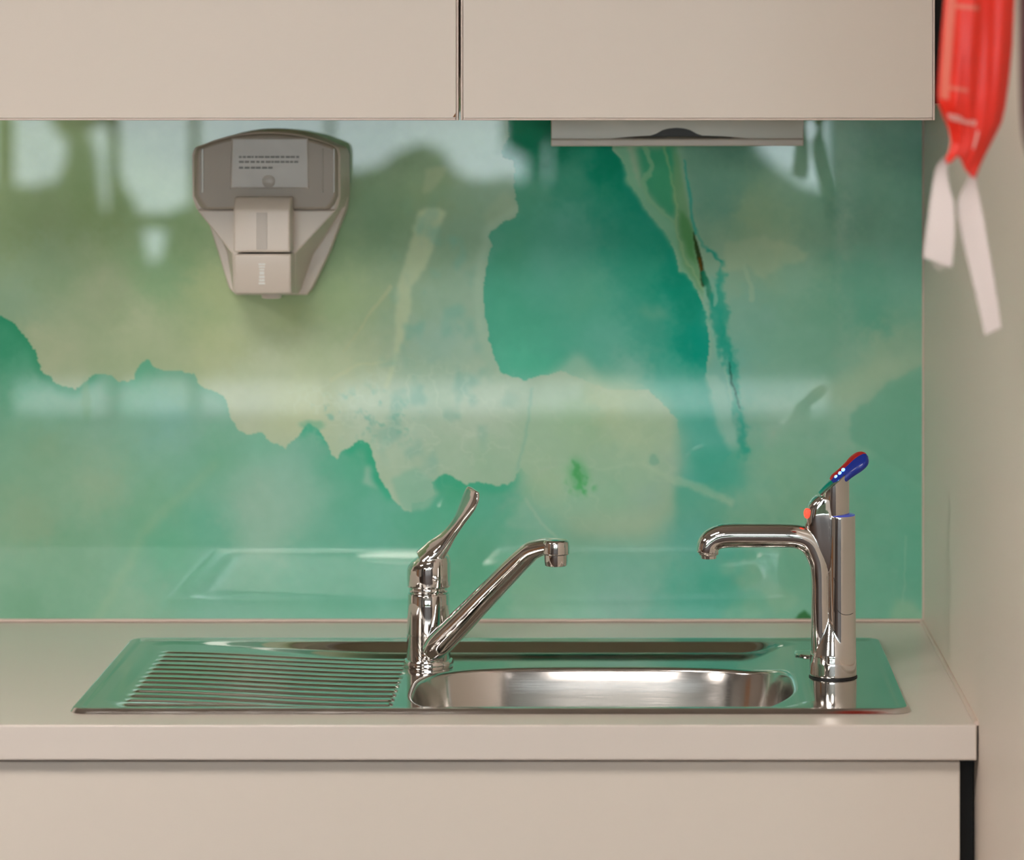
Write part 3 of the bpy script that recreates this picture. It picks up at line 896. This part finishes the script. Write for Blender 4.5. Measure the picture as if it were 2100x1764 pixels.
# ------------------------------------------------------------------ left mixer tap
TX, TY = xat(879, 4.205), 4.205
zt = lambda py: zat(py, TY)
mixer = thing('mixer_tap', (TX, TY, ZC - .004), 'chrome sink mixer with upswept lever and spout slanting right over the bowl', 'tap')
h0 = ZC + float(deck_h(np.array(TX), np.array(TY))) + .0002 - .0002
bm = bmesh.new()
lathe(bm, [(.0312, h0), (.0316, h0 + .0015), (.0316, h0 + .006), (.0305, h0 + .0085), (.0275, h0 + .0095)], TX, TY, 64)
obj('base_ring', bm, M['chrome'], mixer)
bm = bmesh.new()
lathe(bm, [(.0278, h0 + .009), (.0276, zt(1301)), (.0269, zt(1300.4)), (.0269, zt(1298.8)), (.0274, zt(1298)), (.0268, zt(1240)), (.0266, zt(1219)), (.0258, zt(1216)), (.0225, zt(1215.5)), (.0225, zt(1200))], TX, TY, 64)
obj('body', bm, M['chrome'], mixer)
bm = bmesh.new()
lathe(bm, [(.0244, zt(1213)), (.0247, zt(1212)), (.0247, zt(1204)), (.0244, zt(1203)), (.02, zt(1203))], TX, TY, 64)
obj('collar', bm, M['chrome'], mixer)
# cap with sloping, domed top flowing into the lever
bm = bmesh.new()
N = 64
rings = []
hp = [(.0262, 1203.5, 0), (.0276, 1201.5, 0), (.0279, 1190, 0), (.0280, 1175, .15), (.0278, 1160, .55), (.0262, 1150, .85), (.0225, 1142, 1), (.016, 1136, 1), (.008, 1133, 1)]
for rad, py, k in hp:
    rings.append([bm.verts.new((TX + .0005 + rad * math.cos(2 * PI * i / N), TY + rad * math.sin(2 * PI * i / N), zt(py) + k * .28 * rad * math.cos(2 * PI * i / N))) for i in range(N)])
for a, b_ in zip(rings, rings[1:]):
    for i in range(N):
        bm.faces.new((a[i], a[(i + 1) % N], b_[(i + 1) % N], b_[i]))
bm.faces.new(rings[0][::-1]); bm.faces.new(rings[-1])
# lever
lp = [(872, 1152, 4.20, .018, .014), (890, 1134, 4.198, .017, .0125), (905, 1118, 4.194, .0140, .0092), (918, 1102, 4.190, .0110, .0066), (931, 1084, 4.186, .0096, .0052), (944, 1064, 4.182, .0108, .0046), (955, 1044, 4.178, .0140, .0044), (963, 1028, 4.175, .0160, .0042), (969, 1014, 4.173, .0155, .0040), (972, 1007, 4.172, .0130, .0036), (973.5, 1004, 4.172, .0100, .0026)]
rows = []
for px, py, Y, hw, ht in lp:
    p = at(px, py, Y)
    rows.append((p.x, p.y, p.z, hw, ht))
rows = catmull(rows, 7)
loft(bm, rows, (.60, -.80, 0.0), 32, 3.0)
hd = obj('lever_handle', bm, M['chrome'], mixer, ang=60)
rm = hd.modifiers.new('r', 'REMESH'); rm.mode = 'VOXEL'; rm.voxel_size = .0006; rm.use_smooth_shade = True
sm = hd.modifiers.new('s', 'SMOOTH'); sm.factor = .5; sm.iterations = 14
bm = bmesh.new()
p = at(893, 1187, TY - .0275)
ball(bm, (p.x, p.y, p.z), .0042, 20, (1, .45, 1))
o = obj('index_button', bm, M['chrome'], mixer)
# spout
rows = []
for px, py, Y, hw, ht in [(884, 1338, 4.176, .0135, .0135), (899, 1322, 4.170, .0160, .0162), (925, 1296, 4.163, .0164, .0165), (960, 1260, 4.153, .0160, .0158), (1000, 1218, 4.141, .0152, .0150), (1040, 1177, 4.129, .0144, .0142), (1068, 1149, 4.120, .0138, .0133), (1086, 1133, 4.113, .0134, .0124), (1100, 1126, 4.108, .0134, .0112), (1118, 1121, 4.103, .0145, .0102), (1138, 1120, 4.098, .0155, .0095), (1150, 1120, 4.095, .0130, .0085), (1158, 1120, 4.092, .006, .006)]:
    p = at(px, py, Y)
    rows.append((p.x, p.y, p.z, hw, ht))
bm = bmesh.new()
loft(bm, catmull(rows, 8), (.2, -1, 0), 40, 2.15)
oc = at(1140, 1120, 4.097)
zc = lambda py: zat(py, 4.097)
lathe(bm, [(.0162, zc(1137)), (.0168, zc(1135.5)), (.0168, zc(1120)), (.0162, zc(1111)), (.0138, zc(1107)), (.006, zc(1105)), (0, zc(1104.6))], oc.x, oc.y, 48)
# elbow stub joining spout and body
ball(bm, (TX + .004, TY - .012, zt(1338)), .019, 32, (1, 1, .62))
sp = obj('spout', bm, M['chrome'], mixer, ang=60)
rm = sp.modifiers.new('r', 'REMESH'); rm.mode = 'VOXEL'; rm.voxel_size = .0006; rm.use_smooth_shade = True
sm = sp.modifiers.new('s', 'SMOOTH'); sm.factor = .5; sm.iterations = 14
bm = bmesh.new()
lathe(bm, [(.0095, zc(1155)), (.0132, zc(1160)), (.0138, zc(1159)), (.0145, zc(1150)), (.0145, zc(1137)), (.013, zc(1135))], oc.x, oc.y, 48)
ae = obj('aerator', bm, M['chrome'], sp)

# ------------------------------------------------------------------ right instant-water tap
BY = 4.06
zb = lambda py: zat(py, BY)
xb_ = lambda px: xat(px, BY)
z0 = ZC + .0045
boil = thing('filtered_water_tap', (xb_(1708), BY, z0), 'tall chrome tap with level spout to the left and red and blue grip', 'tap')
bm = bmesh.new()
lathe(bm, [(.0296, z0), (.0297, z0 + .0012), (.0290, z0 + .0015)], xb_(1708.5), BY, 64, 1, .95)
obj('gasket', bm, M['rubber'], boil)
bm = bmesh.new()
lathe(bm, [(.0284, z0 + .0015), (.0288, z0 + .003), (.0287, z0 + .018), (.0282, z0 + .028), (.024, z0 + .045), (.018, z0 + .070), (.012, z0 + .09)], xb_(1708.5), BY, 64, 1, .93)
lathe(bm, [(.0196, z0 + .006), (.0202, z0 + .03), (.0196, zb(1250)), (.0193, zb(1100)), (.0191, zb(1057)), (.0183, zb(1055.5))], xb_(1722), BY, 72, 1, 1.08)
rows = [(xb_(1684), BY - .004, z0 + .008, .0115, .0115), (xb_(1684), BY - .004, z0 + .05, .0128, .0126), (xb_(1683), BY - .004, zb(1240), .0128, .0122)]
for px, py, a, b_ in [(1682, 1170, .0128, .0125), (1676, 1140, .0128, .0135), (1662, 1113, .0130, .0148), (1640, 1101, .0135, .0148), (1610, 1098, .0138, .0147), (1540, 1097.5, .0140, .0147), (1490, 1098, .0142, .0147), (1468, 1103, .0143, .0144), (1455, 1113, .0143, .0140), (1451, 1124, .0142, .0136), (1450, 1133, .0136, .0128)]:
    rows.append((xb_(px), BY - .004, zb(py), a, b_))
loft(bm, catmull(rows, 8), (0, -1, 0), 40, 2.3)
loft(bm, [(xb_(1700), BY - .002, z0 + .02, .008, .0115), (xb_(1700), BY - .002, zb(1200), .008, .0115), (xb_(1699), BY - .002, zb(1070), .009, .0125)], (1, 0, 0), 24, 2.2)
# shoulder housing carrying the red lamp
pts = [(1650, 1092), (1650, 1050), (1652, 1040), (1660, 1030), (1679, 1018), (1692, 1040), (1706, 1056), (1716, 1100)]
rows = [(xb_((a + b_) / 2), BY, zb(py), (xb_(b_) - xb_(a)) / 2, w_) for a, b_, py, w_ in [(1692, 1738, 1200, .0125), (1680, 1738, 1160, .0155), (1658, 1738, 1120, .0168), (1650, 1736, 1078, .0172), (1650, 1730, 1054, .0172), (1654, 1724, 1042, .0170), (1663, 1718, 1031, .0168), (1675, 1712, 1020, .0164)]]
loft(bm, catmull(rows, 6), (1, 0, 0), 40, 2.9)
bd_ = obj('body', bm, M['chrome'], boil)
rm = bd_.modifiers.new('r', 'REMESH'); rm.mode = 'VOXEL'; rm.voxel_size = .00065; rm.use_smooth_shade = True
sm = bd_.modifiers.new('s', 'SMOOTH'); sm.factor = .5; sm.iterations = 14
# outlet
bm = bmesh.new()
zo = lambda py: zat(py, BY - .004)
lathe(bm, [(.0078, zo(1141)), (.0088, zo(1145.5)), (.0095, zo(1145)), (.0099, zo(1139)), (.0118, zo(1137.5)), (.0125, zo(1134)), (.0125, zo(1128))], xb_(1453), BY - .004, 40)
obj('outlet', bm, M['chrome'], boil)
# seam of the side cover, following the surface of the column
cx, rr_ = xb_(1722), .0193
seam = []
for px, py in [(1655, 1123), (1672, 1130), (1686, 1143), (1700, 1160), (1708, 1180), (1711, 1200), (1712, 1225), (1712, 1238), (1716, 1247), (1725, 1254), (1736, 1256), (1746, 1254.5), (1753, 1253)]:
    x = xb_(px)
    u = (x - cx) / rr_
    if px < 1704:
        cb = xb_(1683)
        ub = (x - cb) / .0130
        y = BY - .004 - .0128 * math.sqrt(max(0, 1 - ub * ub))
        y = min(y, BY - 1.08 * rr_ * math.sqrt(max(0, 1 - u * u)) if abs(u) < 1 else y)
        if px <= 1672: y = BY - .0182
    else:
        y = BY - 1.08 * rr_ * math.sqrt(max(0, 1 - u * u))
    seam.append((x, y - .0001, zb(py), .00045, .00045))
bm = bmesh.new()
loft(bm, catmull(seam[4:], 6), (.7, .2, .3), 8)
sh = obj('cover_seam', bm, M['seam'], boil)
# lever head
cx = xb_(1712)
R = .0178
bm = bmesh.new()
N = 64
low, top, rim_ = [], [], []
sl = .88
for i in range(N):
    a = 2 * PI * i / N
    x, y = cx + R * math.cos(a), BY + R * math.sin(a)
    ztop = zb(1013) + (x - xb_(1683)) * sl
    low.append((x * .97 + cx * .03, y * .97 + BY * .03, zb(1058)))
    top.append((x, y, min(ztop, zb(955)) - .0015))
    rim_.append((cx + (x - cx) * .93, BY + (y - BY) * .93, min(zb(1013) + (cx + (x - cx) * .93 - xb_(1683)) * sl, zb(955))))
va = [bm.verts.new(p) for p in low]
vm = [bm.verts.new((p[0], p[1], zb(1052))) for p in top]
vb = [bm.verts.new(p) for p in top]
vc = [bm.verts.new(p) for p in rim_]
for a, b_ in ((va, vm), (vm, vb), (vb, vc)):
    for i in range(N):
        bm.faces.new((a[i], a[(i + 1) % N], b_[(i + 1) % N], b_[i]))
bm.faces.new(va[::-1]); bm.faces.new(vc)
# flat lever arm along the slope
rows = [(at(px, py, BY).x, BY, at(px, py, BY).z, w, .0024) for px, py, w in [(1682, 1014, .009), (1692, 1004, .0115), (1705, 992, .0125), (1720, 979, .0125), (1740, 962, .012)]]
loft(bm, catmull(rows, 5), (-.1, .95, .12), 28, 3.2)
lh = obj('lever_head', bm, M['chrome'], boil, ang=40)
bm = bmesh.new()
lathe(bm, [(.0186, zb(1056.5)), (.0188, zb(1055.5)), (.0180, zb(1054.5))], xb_(1722), BY, 64, 1, 1.08)
lr = obj('light_ring', bm, principled('blue_ring', (.05, .08, .5), .2, emis=(.05, .08, 1, 1), estr=.12), boil)
lr['label'] = 'thin blue glowing ring'
# the grip: blue half in front, red half behind
grip = [(1710, 991, .0100, .0055), (1716, 985, .0125, .0062), (1728, 975, .0128, .0060), (1742, 963, .0142, .0062), (1756, 951, .0165, .0068), (1767, 942, .0158, .0062), (1774, 936, .0110, .0046), (1778, 933, .004, .0018)]
rows = [(at(px, py, BY - .002).x, BY - .002, at(px, py, BY - .002).z, a, b_) for px, py, a, b_ in grip]
rows = catmull(rows, 8)
Wd = (-.27, .90, .33)
for nm, arc, mt in (('red_grip', (-PI / 2, PI / 2), 'red'), ('blue_grip', (PI / 2, 1.5 * PI), 'blue')):
    bm = bmesh.new()
    loft(bm, rows, Wd, 20, 2.5, arc)
    g_ = obj(nm, bm, M[mt], lh, ang=60)
    g_['label'] = 'red back half of the grip' if mt == 'red' else 'blue front half of the grip'
Wv = Vector(Wd).normalized()
for px, py in ((1716.5, 979), (1724.5, 971.5), (1731, 964.5)):
    bm = bmesh.new()
    p = at(px - 1.5, py - .5, BY - .006)
    ball(bm, (p.x, p.y, p.z), .0024, 14)
    l = obj('indicator_light', bm, M['ledblue'], lh)
    l['label'] = 'small glowing blue light'
bm = bmesh.new()
p = at(1654.5, 1053, BY - .0105)
ball(bm, (p.x, p.y, p.z), .0064, 20, (.6, .85, 1))
l = obj('warning_light', bm, M['ledred'], boil)
l['label'] = 'glowing red light above the spout'

# ------------------------------------------------------------------ soap dispenser
SYF = 4.385
soap = thing('soap_dispenser', (-.475, Y_GLASS, 1.45), 'beige wall soap dispenser with grey window and broad push bar', 'soap dispenser')


def fit(pts, Y):
    return [at(a, b_, Y) for a, b_ in pts]


def arc_top(x0, x1, ye, ym, n=17):
    return [(x0 + (x1 - x0) * k / (n - 1), ym + (ye - ym) * abs(2 * k / (n - 1) - 1) ** 2.1) for k in range(n)]


upper_f = arc_top(412, 686, 298, 270) + [(694, 302), (698, 318), (698, 405), (694, 420), (690, 433), (404, 433), (399, 420), (394, 405), (393, 318), (398, 303)]
upper_b = arc_top(433, 698, 297, 263) + [(712, 302), (718, 316), (718, 400), (715, 412), (711, 425), (424, 425), (420, 412), (417, 400), (416, 318), (421, 303)]
bm = bmesh.new()
skin2(bm, fit(upper_f, SYF), fit(upper_b, Y_GLASS - .0005), True, True)
obj('housing', bm, M['plastic'], soap, bevel=.004, seg=3)
low_f = [(404, 431), (690, 431), (606, 520), (604, 600), (598, 604), (484, 604), (478, 600), (476, 520)]
low_b = [(424, 424), (704, 424), (646, 520), (620, 590), (612, 603), (490, 603), (480, 590), (466, 520)]
plate = [(420, 400), (718, 400), (714, 428), (678, 520), (643, 592), (632, 605), (488, 605), (474, 592), (452, 520), (424, 432)]
bm = bmesh.new()
pf = [at(a - 4, b_, Y_GLASS - .026) for a, b_ in plate]
skin2(bm, pf, fit(plate, Y_GLASS - .0005), True, True)
obj('back_plate', bm, M['plastic'], soap, bevel=.002, seg=2)
bm = bmesh.new()
skin2(bm, fit(low_f, SYF - .004), fit(low_b, Y_GLASS - .020), True, True)
obj('lower_shell', bm, M['plastic'], soap, bevel=.004, seg=3)
# smoked front cover with inner step
cov_f = arc_top(418, 680, 301, 277) + [(686, 306), (688, 320), (688, 400), (680, 418), (668, 429), (424, 429), (414, 418), (404, 400), (404, 320), (408, 305)]
cov_b = arc_top(414, 684, 299, 273) + [(692, 305), (695, 320), (695, 402), (688, 420), (678, 430), (414, 430), (406, 420), (397, 402), (397, 320), (402, 304)]
bm = bmesh.new()
skin2(bm, fit(cov_f, SYF - .010), fit(cov_b, SYF + .001), True, True)
cv = obj('window_cover', bm, M['smoke'], soap, bevel=.003, seg=3)
cv['label'] = 'grey smoked window'
bm = bmesh.new()
skin2(bm, fit([(476, 284), (631, 284), (633, 386), (473, 386)], SYF - .0122), fit([(474, 282), (633, 282), (635, 388), (471, 388)], SYF - .0095), True, True)
lb = obj('label_card', bm, M['label'], cv, bevel=.0015)
lb['label'] = 'pale grey label panel'
bm = bmesh.new()
rng = random.Random(3)
for y, xe in ((322, 612), (332, 612), (344, 555)):
    x = 490
    while x < xe:
        w = rng.uniform(4, 11)
        p0, p1 = at(x, y - 2.2, SYF - .0124), at(x + w, y + 2.2, SYF - .0124)
        box(bm, p0.x, p1.x, SYF - .0126, SYF - .0121, p1.z, p0.z)
        x += w + rng.uniform(1, 3)
o = obj('fine_print', bm, M['print'], lb)
o['label'] = 'three lines of small grey print'
bm = bmesh.new()
p = at(551, 372, SYF - .0125)
lathe(bm, [(.0085, 0), (.0085, .0006), (.006, .0016), (0, .0018)], 0, 0, 24)
for v in bm.verts:
    v.co = Vector((p.x + v.co.x, SYF - .0122 - v.co.z, p.z + v.co.y))
obj('catch', bm, M['label'], lb)
# clear ribs beside the window
for (xa_, xb2) in ((413, 418), (661, 663), (683, 687)):
    bm = bmesh.new()
    a0, a1 = at(xa_, 305, SYF - .0105), at(xb2, 395, SYF - .0105)
    box(bm, a0.x, a1.x, SYF - .0115, SYF - .0095, a1.z, a0.z)
    obj('rib', bm, principled('pale_rib', (.5, .47, .40), .2), cv, bevel=.0006)
# push bar
YP = 4.335


def slab(name, px0_, px1_, prof_, mat, parent, bevel=.003):
    """prof_: (Y, z) side outline, swept between two X positions"""
    bm = bmesh.new()
    a = [(px0_, y, z) for y, z in prof_]
    b = [(px1_, y, z) for y, z in prof_]
    skin2(bm, a, b)
    return obj(name, bm, mat, parent, bevel=bevel, seg=3)


xl, xr = xat(478.5, YP), xat(595, YP)
slab('push_bar', xl, xr, [(YP, zat(517.5, YP)), (YP, zat(432, YP)), (YP + .012, zat(404, YP + .01)), (SYF, zat(404, YP + .01)), (SYF, zat(517.5, YP))], M['plastic'], soap)
nc = slab('nozzle_cover', xl + .0008, xr + .0012, [(YP, zat(521.5, YP)), (YP, zat(588, YP)), (YP + .005, zat(604, YP)), (SYF, zat(604, YP)), (SYF, zat(521.5, YP))], M['plastic'], soap)
# grooved mark down the middle of bar and cover
for nm, ya, yb in (('grip_groove', 436, 512),):
    a0, a1 = at(526, ya, YP), at(548, yb, YP)
    boxobj(nm, a0.x, a1.x, YP - .0006, YP + .001, a1.z, a0.z, principled('groove', (.55, .49, .43), .35), soap, bevel=.0003)
bm = bmesh.new()
rng = random.Random(8)
y = 540
while y < 584:
    h = rng.uniform(4.5, 8)
    w = rng.uniform(4.5, 7)
    a0, a1 = at(537 - w, y, YP), at(537 + w, y + h - 1.2, YP)
    box(bm, a0.x, a1.x, YP - .0005, YP + .0005, a1.z, a0.z)
    y += h + .6
o = obj('pale_marks', bm, M['whitemarks'], nc, bevel=.0003)  # column of small white dashes
o['label'] = 'small upright column of white marks'
bm = bmesh.new()
p = at(557, 606, 4.365)
lathe(bm, [(.010, p.z - .004), (.013, p.z - .003), (.014, p.z + .004)], p.x, 4.365, 32)
obj('nozzle', bm, M['plastic'], soap)

# ------------------------------------------------------------------ paper towel dispenser
PYF = 4.372
pt = thing('paper_towel_dispenser', (xat(1388, PYF), 4.43, zat(300, PYF)), 'pale towel dispenser with curved slot, tucked under the right wall cabinet', 'paper towel dispenser')
xl, xr = xat(1130, PYF), xat(1648, PYF)
zt0, zt1 = zat(301, PYF), ZB - .001
bm = bmesh.new()
box(bm, xl, xl + .004, PYF + .001, Y_GLASS - .001, zt0 + .002, zt1)
box(bm, xr - .004, xr, PYF + .001, Y_GLASS - .001, zt0 + .002, zt1)
box(bm, xl + .004, xr - .004, Y_GLASS - .006, Y_GLASS - .001, zt0 + .002, zt1)
obj('housing', bm, M['plastic'], pt, bevel=.0015)
# front panel whose lower edge rises into a thumb arch
def slot(x):
    pts = [(1132, 286), (1235, 285), (1290, 279.5), (1335, 277), (1346, 273), (1358, 266), (1370, 262.5), (1388, 261), (1404, 262.5), (1416, 266), (1428, 273), (1440, 277), (1490, 279), (1550, 284.5), (1646, 286)]
    return np.interp(x, [p[0] for p in pts], [p[1] for p in pts])


outl = [(xl, zt1), (xr, zt1)]
for k in range(121):
    x = 1646 - (1646 - 1132) * k / 120
    outl.append((xat(x, PYF), zat(float(slot(x)) + 1.0, PYF)))
bm = bmesh.new()
prism(bm, outl, PYF, PYF + .003)
obj('front_panel', bm, principled('towel_front', (.66, .63, .54), .3), pt)
bm = bmesh.new()
skin2(bm, [(xl, PYF - .004, zat(300, PYF)), (xl, PYF - .004, zat(286, PYF)), (xl, PYF + .010, zat(280, PYF) ), (xl, PYF + .09, zat(284, PYF)), (xl, PYF + .09, zat(300, PYF))],
      [(xr, PYF - .004, zat(299, PYF)), (xr, PYF - .004, zat(285, PYF)), (xr, PYF + .010, zat(280, PYF)), (xr, PYF + .09, zat(284, PYF)), (xr, PYF + .09, zat(299, PYF))])
obj('bottom_tray', bm, M['plastic'], pt, bevel=.0015)
sl_ = boxobj('slot', xl + .01, xr - .01, PYF + .012, PYF + .014, zat(290, PYF), zt1 - .01, principled('slot_dark', (.10, .095, .09), .6), pt)
sl_['label'] = 'dark opening of the towel slot'

# ------------------------------------------------------------------ red sleeve with white tapes
RY = 3.22
hook = thing('wall_hook', (X_WALL, RY, 1.80), 'small chrome hook on the right wall holding the red sleeve', 'hook')
bm = bmesh.new()
lathe(bm, [(.018, 0), (.018, .004), (.012, .006)], 0, 0, 24)
for v in bm.verts: v.co = Vector((X_WALL - v.co.z, RY + v.co.x, 1.80 + v.co.y))
obj('plate', bm, M['chrome'], hook)
bm = bmesh.new()
loft(bm, catmull([(X_WALL - .004, RY, 1.80, .004, .004), (.36, RY, 1.79, .004, .004), (.345, RY, 1.785, .004, .004), (.335, RY, 1.80, .004, .004)], 6), (0, 1, 0), 12)
obj('arm', bm, M['chrome'], hook)

sleeve = thing('plastic_sleeve', (.345, RY, 1.56), 'creased red plastic sleeve hanging at the right wall, with faded white print', 'plastic sleeve')
Lp = [(-260, 1950), (-120, 1943), (0, 1936), (70, 1930), (140, 1925), (190, 1922), (212, 1923), (235, 1932), (262, 1944), (290, 1950), (310, 1946), (328, 1938), (334, 1940)]
Rp = [(-260, 2078), (-120, 2083), (0, 2081), (90, 2077), (170, 2069), (220, 2062), (250, 2055), (275, 2043), (300, 2030), (325, 2017), (345, 2008), (360, 2002), (366, 2000)]
NU, NV = 64, 150
bm = bmesh.new()


def sleeve_pt(u, v, side):
    py = -260 + v * (334 + 260)
    xl_ = np.interp(py, [a for a, _ in Lp], [b for _, b in Lp])
    pyr = -260 + v * (366 + 260)
    xr_ = np.interp(pyr, [a for a, _ in Rp], [b for _, b in Rp])
    x = xl_ + (xr_ - xl_) * u
    y = py + (pyr - py) * u
    if v > .93:                                     # torn notch between the tapes
        y -= 26 * math.exp(-((u - .42) / .22) ** 2) * (v - .93) / .07
    wid = (xr_ - xl_) / 150.0
    bulge = (.014 * wid) * (math.sin(PI * u) ** .6 if 0 < u < 1 else 0)
    fold = .0022 * math.sin(u * 11 + v * 2.0) * wid + .0006 * math.sin(u * 31 - v * 5) + .0025 * math.sin(v * 22 + u * 6) * max(0, v - .75) * 4
    e = min(1, 8 * min(u, 1 - u))
    dep = -side * bulge + fold * e
    return at(x, y, RY + dep)


for side in (1, -1):
    g_ = [[bm.verts.new(sleeve_pt(i / NU, j / NV, side)) for i in range(NU + 1)] for j in range(NV + 1)]
    for j in range(NV):
        for i in range(NU):
            bm.faces.new((g_[j][i], g_[j][i + 1], g_[j + 1][i + 1], g_[j + 1][i]))
bmesh.ops.remove_doubles(bm, verts=bm.verts, dist=.0001)
film = obj('film', bm, M['redplastic'], sleeve, ang=180)


def patch(name, cells, mat, label):
    """thin print lying on the front of the film: (u0,u1,v0,v1) patches"""
    bm = bmesh.new()
    for u0, u1, v0, v1 in cells:
        n = 8
        fr = [[sleeve_pt(u0 + (u1 - u0) * i / n, v0 + (v1 - v0) * j / n, 1) for i in range(n + 1)] for j in range(n + 1)]
        a = [[bm.verts.new(p + Vector((0, -.0008, 0))) for p in row] for row in fr]
        for j in range(n):
            for i in range(n):
                bm.faces.new((a[j][i], a[j][i + 1], a[j + 1][i + 1], a[j + 1][i]))
    o = obj(name, bm, mat, film, ang=180)
    o['label'] = label
    return o


vv = lambda py: (py + 260) / 600.0
patch('print', [(.04, .17, vv(-200), vv(205)), (.10, .50, vv(8), vv(17)), (.12, .44, vv(176), vv(184))], M['redpale'], 'faded pink print down the left side')
cells = []
u = .10
rng = random.Random(5)
while u < .56:
    w = rng.uniform(.03, .055)
    hgt = rng.choice([8, 11, 14])
    cells.append((u, u + w, vv(248 - hgt), vv(248)))
    u += w + .012
cells.append((.62, .67, vv(256), vv(292)))
patch('pale_marks', cells, principled('pale_letters', (.78, .40, .36), .4), 'row of pale blurred letters')


def ribbon(edges, mat, name, y0, amp, label):
    """edges: rows of (lx, ly, rx, ry) pixels down the tape"""
    E = catmull(edges, 8)
    bm = bmesh.new()
    n = 8
    for dy in (0, .0008):
        g2 = []
        for j, e in enumerate(E):
            t = j / (len(E) - 1)
            row = []
            for i in range(n + 1):
                s_ = i / n
                px, py = e[0] + (e[2] - e[0]) * s_, e[1] + (e[3] - e[1]) * s_
                Yv = y0 + amp * math.sin(t * 5) + .004 * (s_ - .5) * math.cos(t * 4) + dy
                row.append(bm.verts.new(at(px, py, Yv)))
            g2.append(row)
        for j in range(len(g2) - 1):
            for i in range(n):
                bm.faces.new((g2[j][i], g2[j][i + 1], g2[j + 1][i + 1], g2[j + 1][i]))
        if dy == 0: first = g2
    for (A_, B_) in ((first, g2),):
        m = len(A_)
        for j in range(m - 1):
            bm.faces.new((A_[j][0], A_[j + 1][0], B_[j + 1][0], B_[j][0]))
            bm.faces.new((A_[j][n], B_[j][n], B_[j + 1][n], A_[j + 1][n]))
        for i in range(n):
            bm.faces.new((A_[-1][i], A_[-1][i + 1], B_[-1][i + 1], B_[-1][i]))
            bm.faces.new((A_[0][i], B_[0][i], B_[0][i + 1], A_[0][i + 1]))
    o = obj(name, bm, mat, sleeve, ang=60)
    o['label'] = label
    return o


ribbon([(1936, 322, 1950, 334), (1922, 340, 1942, 345), (1915, 365, 1946, 378), (1908, 410, 1956, 420), (1901, 465, 1958, 480), (1893, 528, 1952, 549)], M['tape'], 'tape', RY + .002, .003, 'short white cloth tape, frayed at its end')
ribbon([(1993, 346, 2004, 352), (1982, 372, 2004, 378), (1966, 408, 2010, 412), (1964, 440, 2016, 442), (1976, 500, 2026, 500), (1998, 590, 2040, 580), (2020, 688, 2054, 672)], M['tape'], 'tape', RY + .004, .004, 'longer white cloth tape')
bm = bmesh.new()
for k in range(7):
    a = at(1915 + k * 5, 536 + k * 1.6, RY + .002)
    e2 = at(1912 + k * 4.5 + random.uniform(-4, 4), 549 + random.uniform(0, 8), RY)
    loft(bm, [(a.x, a.y, a.z, .0005, .0005), ((a.x + e2.x) / 2, a.y, (a.z + e2.z) / 2, .0004, .0004), (e2.x, e2.y, e2.z, .0002, .0002)], (0, 1, 0), 5)
obj('frayed_threads', bm, M['tape'], sleeve)

# added dark plum form at the very edge of the view
plum_form = thing('edge_form', (.37, 2.98, 1.55), 'dark plum form hanging at the right wall at the edge of the frame', 'plum_form')
bm = bmesh.new()
rows = [(.3775, 2.98, 1.80, .020, .018), (.3765, 2.98, 1.74, .0215, .022), (.3765, 2.98, 1.66, .0215, .024), (.3775, 2.98, 1.60, .0205, .022), (.3800, 2.98, 1.572, .017, .018), (.3830, 2.98, 1.558, .008, .008)]
loft(bm, catmull(rows, 8), (1, 0, 0), 28, 2.2)
obj('form_body', bm, noise_bump(principled('plum_matte', (.10, .045, .045), .9), 500, .3), plum_form, ang=180)
bm = bmesh.new()
loft(bm, catmull([(.385, 2.985, 1.792, .006, .0015), (.395, 2.985, 1.84, .006, .0015), (.4045, 2.985, 1.88, .006, .0015)], 6), (0, 1, 0), 12)
obj('loop', bm, M['tape'], plum_form)

# ------------------------------------------------------------------ light, sky, camera
w = bpy.data.worlds.new('sky')
SC.world = w
w.use_nodes = True
bg = w.node_tree.nodes['Background']
bg.inputs['Color'].default_value = (0.80, 0.93, 1.0, 1)
bg.inputs['Strength'].default_value = 8.0
pl = bpy.data.lights.new('window_portal', 'AREA')
pl.shape = 'RECTANGLE'
pl.size, pl.size_y = 5.4, 2.4
pl.cycles.is_portal = True
po = bpy.data.objects.new('window_portal', pl)
C.objects.link(po)
po.location = (-.6, -6.3, 1.22)
po.rotation_euler = (PI / 2, 0, 0)
po.rotation_euler = (-PI / 2, 0, PI)
sun = bpy.data.lights.new('sun', 'SUN')
sun.energy = 4.0
sun.angle = math.radians(1)
so = bpy.data.objects.new('sun', sun)
C.objects.link(so)
so.rotation_euler = (math.radians(28), math.radians(10), 0)

cam = bpy.data.cameras.new('camera')
cam.sensor_width = 36
cam.sensor_fit = 'HORIZONTAL'
cam.lens = 36 * F / 2100
cam.shift_x = -(PX - 1050) / 2100
cam.shift_y = -(882 - PY) / 2100
cam.clip_end = 200
cam.dof.use_dof = True
cam.dof.focus_distance = 4.08
cam.dof.aperture_fstop = 3.6
co_ = bpy.data.objects.new('camera', cam)
C.objects.link(co_)
co_.location = (0, 0, EYE)
co_.rotation_euler = (PI / 2, 0, 0)
SC.camera = co_
vs_ = SC.view_settings
vs_.view_transform = 'Standard'
vs_.look = 'None'
vs_.gamma = 1
vs_.use_curve_mapping = False
vs_.exposure = 0.13
SC.cycles.max_bounces = 8
